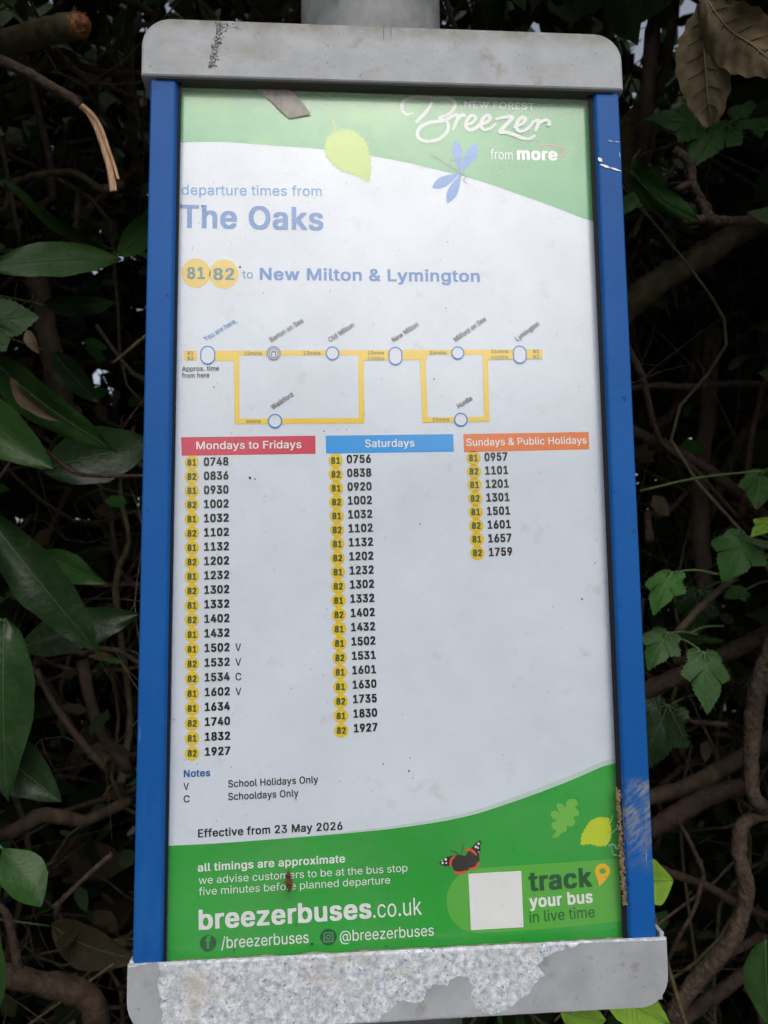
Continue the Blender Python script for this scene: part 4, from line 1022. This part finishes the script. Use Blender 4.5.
# ragged lobed leaf at left edge
ivy = empty('ragged_leaf', at(-60, 330, .08), 'grey green ragged lobed leaf with brown tip at the left edge', 'leaf')
o = put_leaf('s', (-26, 318, .08), (36, 318, .07), 76, 'greyleaf', ivy, roll=.2, bend=.15, twig=(-60, 330, .09), vein='vein', seed=3.3)
o.name = 'blade'
bm = bmesh.new(); laurel(bm, at(26, 330, .071), at(36, 352, .068), .012, .4, .3, .3, seed=2); obj('brown_tip', bm, [M['dead'], M['deadv']], ivy)
# caterpillar-brown curled leaf piece
bm = bmesh.new(); laurel(bm, at(8, 378, .09), at(48, 424, .085), .017, .7, .5, .35, seed=8)
tag(obj('withered_leaf', bm, [M['dead'], M['deadv']]), 'small withered orange brown leaf lying on the laurel leaves', 'leaf')

# sycamore sapling on the right
sap_x = at(800, 560, .22).x
sap = empty('sycamore_sapling', (sap_x, YP, 0), 'sycamore sapling with lobed green leaves right of the case', 'sapling')
bm = bmesh.new(); tube(bm, [Vector((sap_x, YP, z)) + Vector((.02 * noise.noise(Vector((z * 2, 7, 0))), .02 * noise.noise(Vector((7, z * 2, 5))), 0)) for z in (0, .6, 1.2, 1.6, 2.0, 2.5)], [.013, .006], 10, .15)
obj('stem', bm, M['barko'], sap, True)
def sz(z): return Vector((sap_x, YP, z))
for b, t, w, m, kw in (
    ((672, 572, .11), (652, 612, .10), 46, 'syc', dict(roll=.5, bend=.3, twig=(720, 575, .16))),
    ((668, 632, .12), (648, 668, .11), 44, 'syc', dict(roll=.2, bend=.3, twig=(710, 640, .17))),
    ((704, 652, .10), (710, 712, .08), 52, 'syc', dict(roll=-.35, bend=.35, twig=(672, 638, .14))),
    ((684, 636, .16), (726, 646, .15), 22, 'syc', dict(roll=1.0, bend=.3)),
    ((748, 536, .15), (722, 580, .15), 62, 'syc', dict(roll=.3, bend=.25, twig=(775, 540, .2))),
    ((762, 470, .14), (756, 508, .13), 44, 'syc', dict(roll=.3, bend=.25, twig=(640, 491, .2))),
    ((775, 520, .13), (752, 534, .12), 30, 'lime', dict(roll=.6, bend=.3)),
    ((745, 590, .2), (724, 596, .2), 30, 'syc', dict(roll=.8, bend=.3)),
    ((706, 128, .12), (648, 112, .12), 56, 'syc', dict(roll=.9, bend=.3, fold=.2)),
    ((730, 122, .13), (690, 158, .10), 58, 'syc', dict(roll=.5, bend=.3)),
    ((735, 118, .14), (790, 118, .14), 50, 'syc', dict(roll=-.8, bend=.3)),
    ((630, 172, .12), (688, 224, .08), 46, 'syc', dict(roll=.7, bend=.35, twig=(640, 150, .16))),
    ((642, 192, .14), (618, 214, .14), 30, 'syc', dict(roll=.7, bend=.35)),
    ((668, 705, .3), (640, 770, .3), 70, 'laurel', dict(roll=.2, bend=.3)),
    ((700, 590, .3), (690, 640, .3), 50, 'laurel', dict(roll=.4, bend=.3)),
):
    B = at(*b)
    if 'twig' not in kw: kw['twig'] = (b[0] + 40, b[1] - 10, b[2] + .05)
    put_leaf('s', b, t, w, m, sap, vein='vein', **kw)
# bright young leaves round the bottom of the case
yng = empty('young_shoot', at(690, 1040, .12), 'young shoot with yellow green leaves under the bottom rail', 'shoot')
bm = bmesh.new(); tube(bm, [at(700, 1070, .13), at(650, 1050, .10), at(600, 1040, .09), at(560, 1045, .10)], [.003, .002], 8, .1)
tube(bm, [at(700, 1070, .13), at(672, 980, .11), at(650, 900, .08)], [.003, .0015], 8, .1); obj('stem', bm, M['barko'], yng, True)
for b, t, w, m, kw in (
    ((640, 880, .075), (672, 882, .06), 44, 'lime', dict(roll=.3, bend=.2)),
    ((602, 985, .06), (672, 1030, .05), 40, 'lime', dict(roll=.3, bend=.15)),
    ((560, 1010, .06), (606, 1024, .05), 34, 'lime', dict(roll=.5, bend=.15)),
    ((765, 940, .08), (768, 1030, .07), 40, 'laurelb', dict(roll=.3, bend=.15))):
    put_leaf('l', b, t, w, m, yng, vein='vein', **kw)
# big dry leaf hanging at the top right
dead = empty('dry_leaf', at(702, 4, -.03), 'large curled dry brown leaf hanging at the top right', 'leaf')
bm = bmesh.new()
def pleat(b, t, w, roll, bend, curl, seed, nv=7):
    base, tip = at(*b), at(*t); a = (tip - base); L = a.length; a.normalize()
    view = (CAM - base).normalized(); n = (view - a * view.dot(a)).normalized(); n = Matrix.Rotation(roll, 3, a) @ n; s = a.cross(n)
    W = w * mpp(b[0], b[1], b[2]); rows = []
    for i in range(29):
        t_ = i / 28; ww = W / 2 * (.12 + .88 * math.sin(math.pi * min(.97, t_ * .93 + .05)) ** .7); row = []
        for j in range(13):
            u = -1 + j / 6
            ph = (t_ * nv - abs(u) * 1.6)
            z = -bend * L * (t_ - .4) ** 2 + curl * ww * u * abs(u) + .018 * L * math.sin(ph * 6.28) * abs(u) ** .5 + .05 * L * noise.noise(Vector((t_ * 2.5, u * 1.5, seed)))
            e = 1 + .06 * noise.noise(Vector((t_ * 9, u, seed + 2)))
            row.append(bm.verts.new(base + a * (t_ * L) + s * (u * ww * e) + n * z))
        rows.append(row)
    for A, B in zip(rows, rows[1:]):
        for j in range(12):
            f = bm.faces.new((A[j], A[j + 1], B[j + 1], B[j])); f.smooth = True
    tube(bm, [r_[6].co + n * .0005 for r_ in rows], [.0011, .0004], 6, mi=1, n=0)
    for i in range(3, 26, 4):
        for sg in (-1, 1):
            tube(bm, [rows[min(28, i + k)][6 + sg * k * 2].co + n * .0004 for k in (0, 1, 2)], [.0006, .0003], 4, mi=1, n=0, cap=False)
pleat((703, 2, -.03), (706, 122, -.02), 44, .5, .3, .5, 1.0)
pleat((704, 4, -.03), (786, 84, -.06), 46, -.5, -.45, -.5, 4.0)
obj('blade', bm, [M['dead'], M['deadv']], dead)
bm = bmesh.new(); tube(bm, [at(720, -40, .13), at(708, -16, -.02), at(702, 4, -.03)], [.0016, .0013], 6); obj('stalk', bm, M['deadv'], dead, True)
for b, t, w, lab in (((615, -10, .3), (632, 40, .3), 34, 'small dim dry leaf behind the right end of the cap'), ((640, 100, .26), (630, 190, .26), 40, 'dull dry leaf hanging beside the right blue rail'), ((545, -12, .34), (585, 60, .32), 44, 'broad dim leaf hanging over the right half of the cap'), ((495, -20, .34), (480, 60, .34), 34, 'long dim leaf hanging right of the post')):
    bm = bmesh.new(); laurel(bm, at(*b), at(*t), w * mpp(b[0], b[1], b[2]), .3, .2, .2, seed=b[0]); bt = at(*b); tube(bm, [bt + Vector((0, .03, .06)), bt], [.0015], 5, mi=1, n=2)
    tag(obj('hanging_leaf', bm, [M['dead' if 'dry' in lab else 'laurel'], M['deadv' if 'dry' in lab else 'veind']]), lab, 'leaf', 'single leaves hanging in the hedge')

# ------------------------------------------------------------------ hedge mass behind
GAPS = [(at(px_, py_, 1.0) - CAM).normalized() for px_, py_ in ((634, 67), (655, 4), (690, 12), (724, 12), (762, 8), (106, 272), (97, 262), (640, 20), (4, 28))]
def leaf_quad(bm, c, size, mi):
    for g in GAPS:
        v = c - CAM
        if c.y > 0 and (v - g * v.dot(g)).length < .004 + size * (.40 if g.x > 0 else .55): return
    a = Vector((random.gauss(0, 1), random.gauss(0, 1), random.gauss(0, .8))).normalized()
    b = a.cross(Vector((random.gauss(0, 1), random.gauss(0, 1), random.gauss(0, 1)))).normalized()
    n = a.cross(b); w = size * random.uniform(.18, .32)
    P = [c, c + a * size * .3 + b * w - n * w * .2, c + a * size * .7 + b * w * .8 - n * w * .3, c + a * size - n * w * .5, c + a * size * .7 - b * w * .8 - n * w * .3, c + a * size * .3 - b * w - n * w * .2]
    V = [bm.verts.new(v) for v in P]
    for f in ((0, 1, 2, 3), (0, 3, 4, 5)): bm.faces.new([V[i] for i in f]).material_index = mi
bm = bmesh.new()
def sky_ray(y): return CAM.z + (y - CAM.y) * .80 + .04
for k in range(12000):
    leaf_quad(bm, Vector((random.uniform(-2.4, 2.4), random.uniform(.95, 1.7), random.uniform(.05, 3.3))), random.uniform(.06, .13), 0 if random.random() < .85 else 1)
for k in range(22000):
    leaf_quad(bm, Vector((random.uniform(-3.2, 3.2), random.uniform(1.7, 2.8), random.uniform(-.1, 3.7))), random.uniform(.12, .22), 0)
for k in range(1500):                               # small leaves on the inner twigs
    y = random.uniform(.45, 1.0); s_ = random.choice((-1, 1)); x = s_ * random.uniform(.15, .9); leaf_quad(bm, Vector((x, y, random.uniform(.9, 2.5))), random.uniform(.02, .05), random.choice((0, 0, 1, 1, 2, 3)))
for k in range(13000):                              # unseen canopy added over the case to shade the hedge
    y = random.uniform(.0, 1.1); x = random.uniform(-1.6, 1.6); z = sky_ray(y) + .55 * random.random()
    leaf_quad(bm, Vector((x, y, z)), random.uniform(.05, .10), 0)
for sgn in (-1, 1):                                 # and unseen flanks added to block light from the sides
    for k in range(7000):
        y = random.uniform(.0, 1.1); x = sgn * (.49 * (y + .554) + .07 + random.random() * .55); z = random.uniform(.1, 2.9)
        leaf_quad(bm, Vector((x, y, z)), random.uniform(.05, .10), 0)
tag(obj('hedge_foliage', bm, [M['hedge'], M['hedge2'], M['syc'], M['dead']]), 'deep shadowy hedge of small dark leaves behind the case', 'hedge', kind='stuff')
bm = bmesh.new()
for k in range(1000):
    y = random.uniform(.42, 1.2); x = random.uniform(-1.2, 1.2); z = random.uniform(.6, 2.6)
    d = Vector((random.gauss(0, .5), random.gauss(0, .25), random.gauss(0, .7))).normalized() * random.uniform(.06, .4)
    w_ = d.length * .22
    c = Vector((x, y, z)); q_ = [c - d] + [c + d * f_ + Vector((random.gauss(0, w_), random.gauss(0, w_), random.gauss(0, w_))) * .6 for f_ in (-.6, -.2, .2, .6)] + [c + d]
    r_ = random.choice((.0008, .001, .0014, .002, .003, .004, .006)); bm_n = len(bm.verts)
    tube(bm, q_, [r_, r_ * .5], 6, .25, n=3, mi=k % 3)
    if r_ < .003:
        for j in (1, 2, 3):                         # side shoots
            e_ = q_[j] + Vector((random.gauss(0, .05), random.gauss(0, .03), random.gauss(0, .05))); tube(bm, [q_[j], (q_[j] + e_) / 2 + Vector((random.gauss(0, .006), 0, random.gauss(0, .006))), e_], [r_ * .6, r_ * .3], 4, n=2, mi=k % 3)
tag(obj('hedge_twigs', bm, [M['bark'], M['barkg'], M['barko']], smooth=True), 'tangle of thin brown twigs filling the dark hedge', 'twigs', kind='stuff')

# ------------------------------------------------------------------ street behind the photographer
def sheet(name, x0, x1, y0, y1, z, m):
    bm = bmesh.new(); bm.faces.new([bm.verts.new(v) for v in ((x0, y0, z), (x1, y0, z), (x1, y1, z), (x0, y1, z))]); return tag(obj(name, bm, m), kind='structure')
sheet('ground', -400, 400, -400, 400, -.16, M['soil'])
bm = bmesh.new(); box(bm, -60, 60, -2.2, .35, -.15, -.004); tag(obj('pavement', bm, M['pave']), kind='structure')
bm = bmesh.new(); box(bm, -60, 60, -2.34, -2.203, -.15, .0); tag(obj('kerb', bm, M['kerb']), kind='structure')
bm = bmesh.new(); box(bm, -60, 60, .353, 4, -.15, .02); tag(obj('verge', bm, M['soil']), kind='structure')
sheet('road', -60, 60, -8.6, -2.345, -.12, M['asphalt'])
bm = bmesh.new()
for k in range(-12, 12): bm.faces.new([bm.verts.new(v) for v in ((k * 5, -5.5, -.116), (k * 5 + 2, -5.5, -.116), (k * 5 + 2, -5.4, -.116), (k * 5, -5.4, -.116))])
tag(obj('road_markings', bm, M['road']), kind='structure')
sheet('grass_verge', -60, 60, -40, -8.603, -.10, mottled('mown grass', (.03, .07, .015), (.06, .11, .03), 3, .9))
def tree(x, y, h, w, lab, seed):
    random.seed(seed)
    t = empty('street_tree', (x, y, -.1), lab, 'tree', 'trees across the road')
    bm = bmesh.new(); tube(bm, [Vector((x, y, -.1)), Vector((x + .1, y, h * .3)), Vector((x, y + .1, h * .75))], [.22, .08], 8, .1)
    for k in range(6):
        a = k * 1.05; tube(bm, [Vector((x, y, h * (.25 + .06 * k))), Vector((x + math.cos(a) * w * .3, y + math.sin(a) * w * .3, h * (.4 + .06 * k)))], [.07, .03], 6, n=2)
    obj('trunk', bm, M['trunk'], t, True)
    bm = bmesh.new()
    cl = [(Vector((x + random.gauss(0, w * .26), y + random.gauss(0, w * .22), h * random.uniform(.3, .9))), random.uniform(.16, .3) * w) for _ in range(16)]
    for k in range(2200):
        c_, r_ = random.choice(cl); d = Vector((random.gauss(0, 1), random.gauss(0, 1), random.gauss(0, 1))).normalized() * r_ * random.random() ** .4
        leaf_quad(bm, c_ + d, random.uniform(.25, .5), 0)
    obj('crown', bm, M['farleaf'], t)
for i, (x, y, h, w) in enumerate(((-11, -15, 6.2, 5), (-5.5, -16, 5.2, 5), (-.5, -15, 6.0, 5.5), (4.5, -16.5, 5.4, 5), (9.5, -15, 6.4, 5.5))):
    tree(x, y, h, w, 'leafy roadside tree across the road behind the camera', 40 + i)
random.seed(99)
bm = bmesh.new()
for k in range(9000): leaf_quad(bm, Vector((random.uniform(-22, 22), random.uniform(-12.6, -11), random.uniform(-.1, 2.7) )), random.uniform(.25, .45), 0)  # unseen hedge added to keep the reflection on the notice evenly dark
tag(obj('added_roadside_hedge', bm, M['farleaf']), 'unseen hedge added across the road behind the camera for its dark reflection', 'hedge', kind='stuff')

# ------------------------------------------------------------------ camera, light, view
cd = bpy.data.cameras.new('camera'); cam = bpy.data.objects.new('camera', cd); COL.objects.link(cam)
m3 = Matrix((R[0], R[1], -R[2])).transposed()
cam.matrix_world = Matrix.Translation(CAM) @ m3.to_4x4()
cd.sensor_fit = 'VERTICAL'; cd.sensor_height = 36; cd.lens = 36 * F / 1024
cd.clip_start = .01; cd.clip_end = 2000
cd.dof.use_dof = True; cd.dof.focus_distance = .56; cd.dof.aperture_fstop = cd.lens / 2.4
S.camera = cam
w = bpy.data.worlds.new('World'); S.world = w; w.use_nodes = True
nt = w.node_tree; bg = nt.nodes['Background']
sky = nt.nodes.new('ShaderNodeTexSky'); sky.sky_type = 'NISHITA'; sky.sun_disc = False
EL, AZ = math.radians(46), math.radians(175)      # sun high, behind the photographer's left shoulder, veiled by cloud
sky.sun_elevation = EL; sky.sun_rotation = AZ; sky.air_density = 1.0; sky.dust_density = 5.0; sky.ozone_density = 1.0
hs = nt.nodes.new('ShaderNodeHueSaturation'); hs.inputs['Saturation'].default_value = .50
nt.links.new(sky.outputs[0], hs.inputs['Color']); nt.links.new(hs.outputs[0], bg.inputs[0])
bg.inputs[1].default_value = .15
sd = bpy.data.lights.new('sun', 'SUN'); sd.energy = .5; sd.angle = math.radians(62); sd.color = (.97, .985, 1)
so = bpy.data.objects.new('sun', sd); COL.objects.link(so)
dirv = Vector((math.sin(AZ) * math.cos(EL), math.cos(AZ) * math.cos(EL), math.sin(EL)))
so.rotation_euler = dirv.to_track_quat('Z', 'Y').to_euler()
vs = S.view_settings; vs.view_transform = 'Standard'; vs.look = 'None'; vs.gamma = 1; vs.use_curve_mapping = False; vs.exposure = .0
S.cycles.max_bounces = 8; S.cycles.transparent_max_bounces = 12
S.cycles.use_denoising = True; S.cycles.denoiser = 'OPENIMAGEDENOISE'; S.cycles.denoising_input_passes = 'RGB_ALBEDO_NORMAL'; S.cycles.denoising_prefilter = 'FAST'
S.cycles.use_adaptive_sampling = False
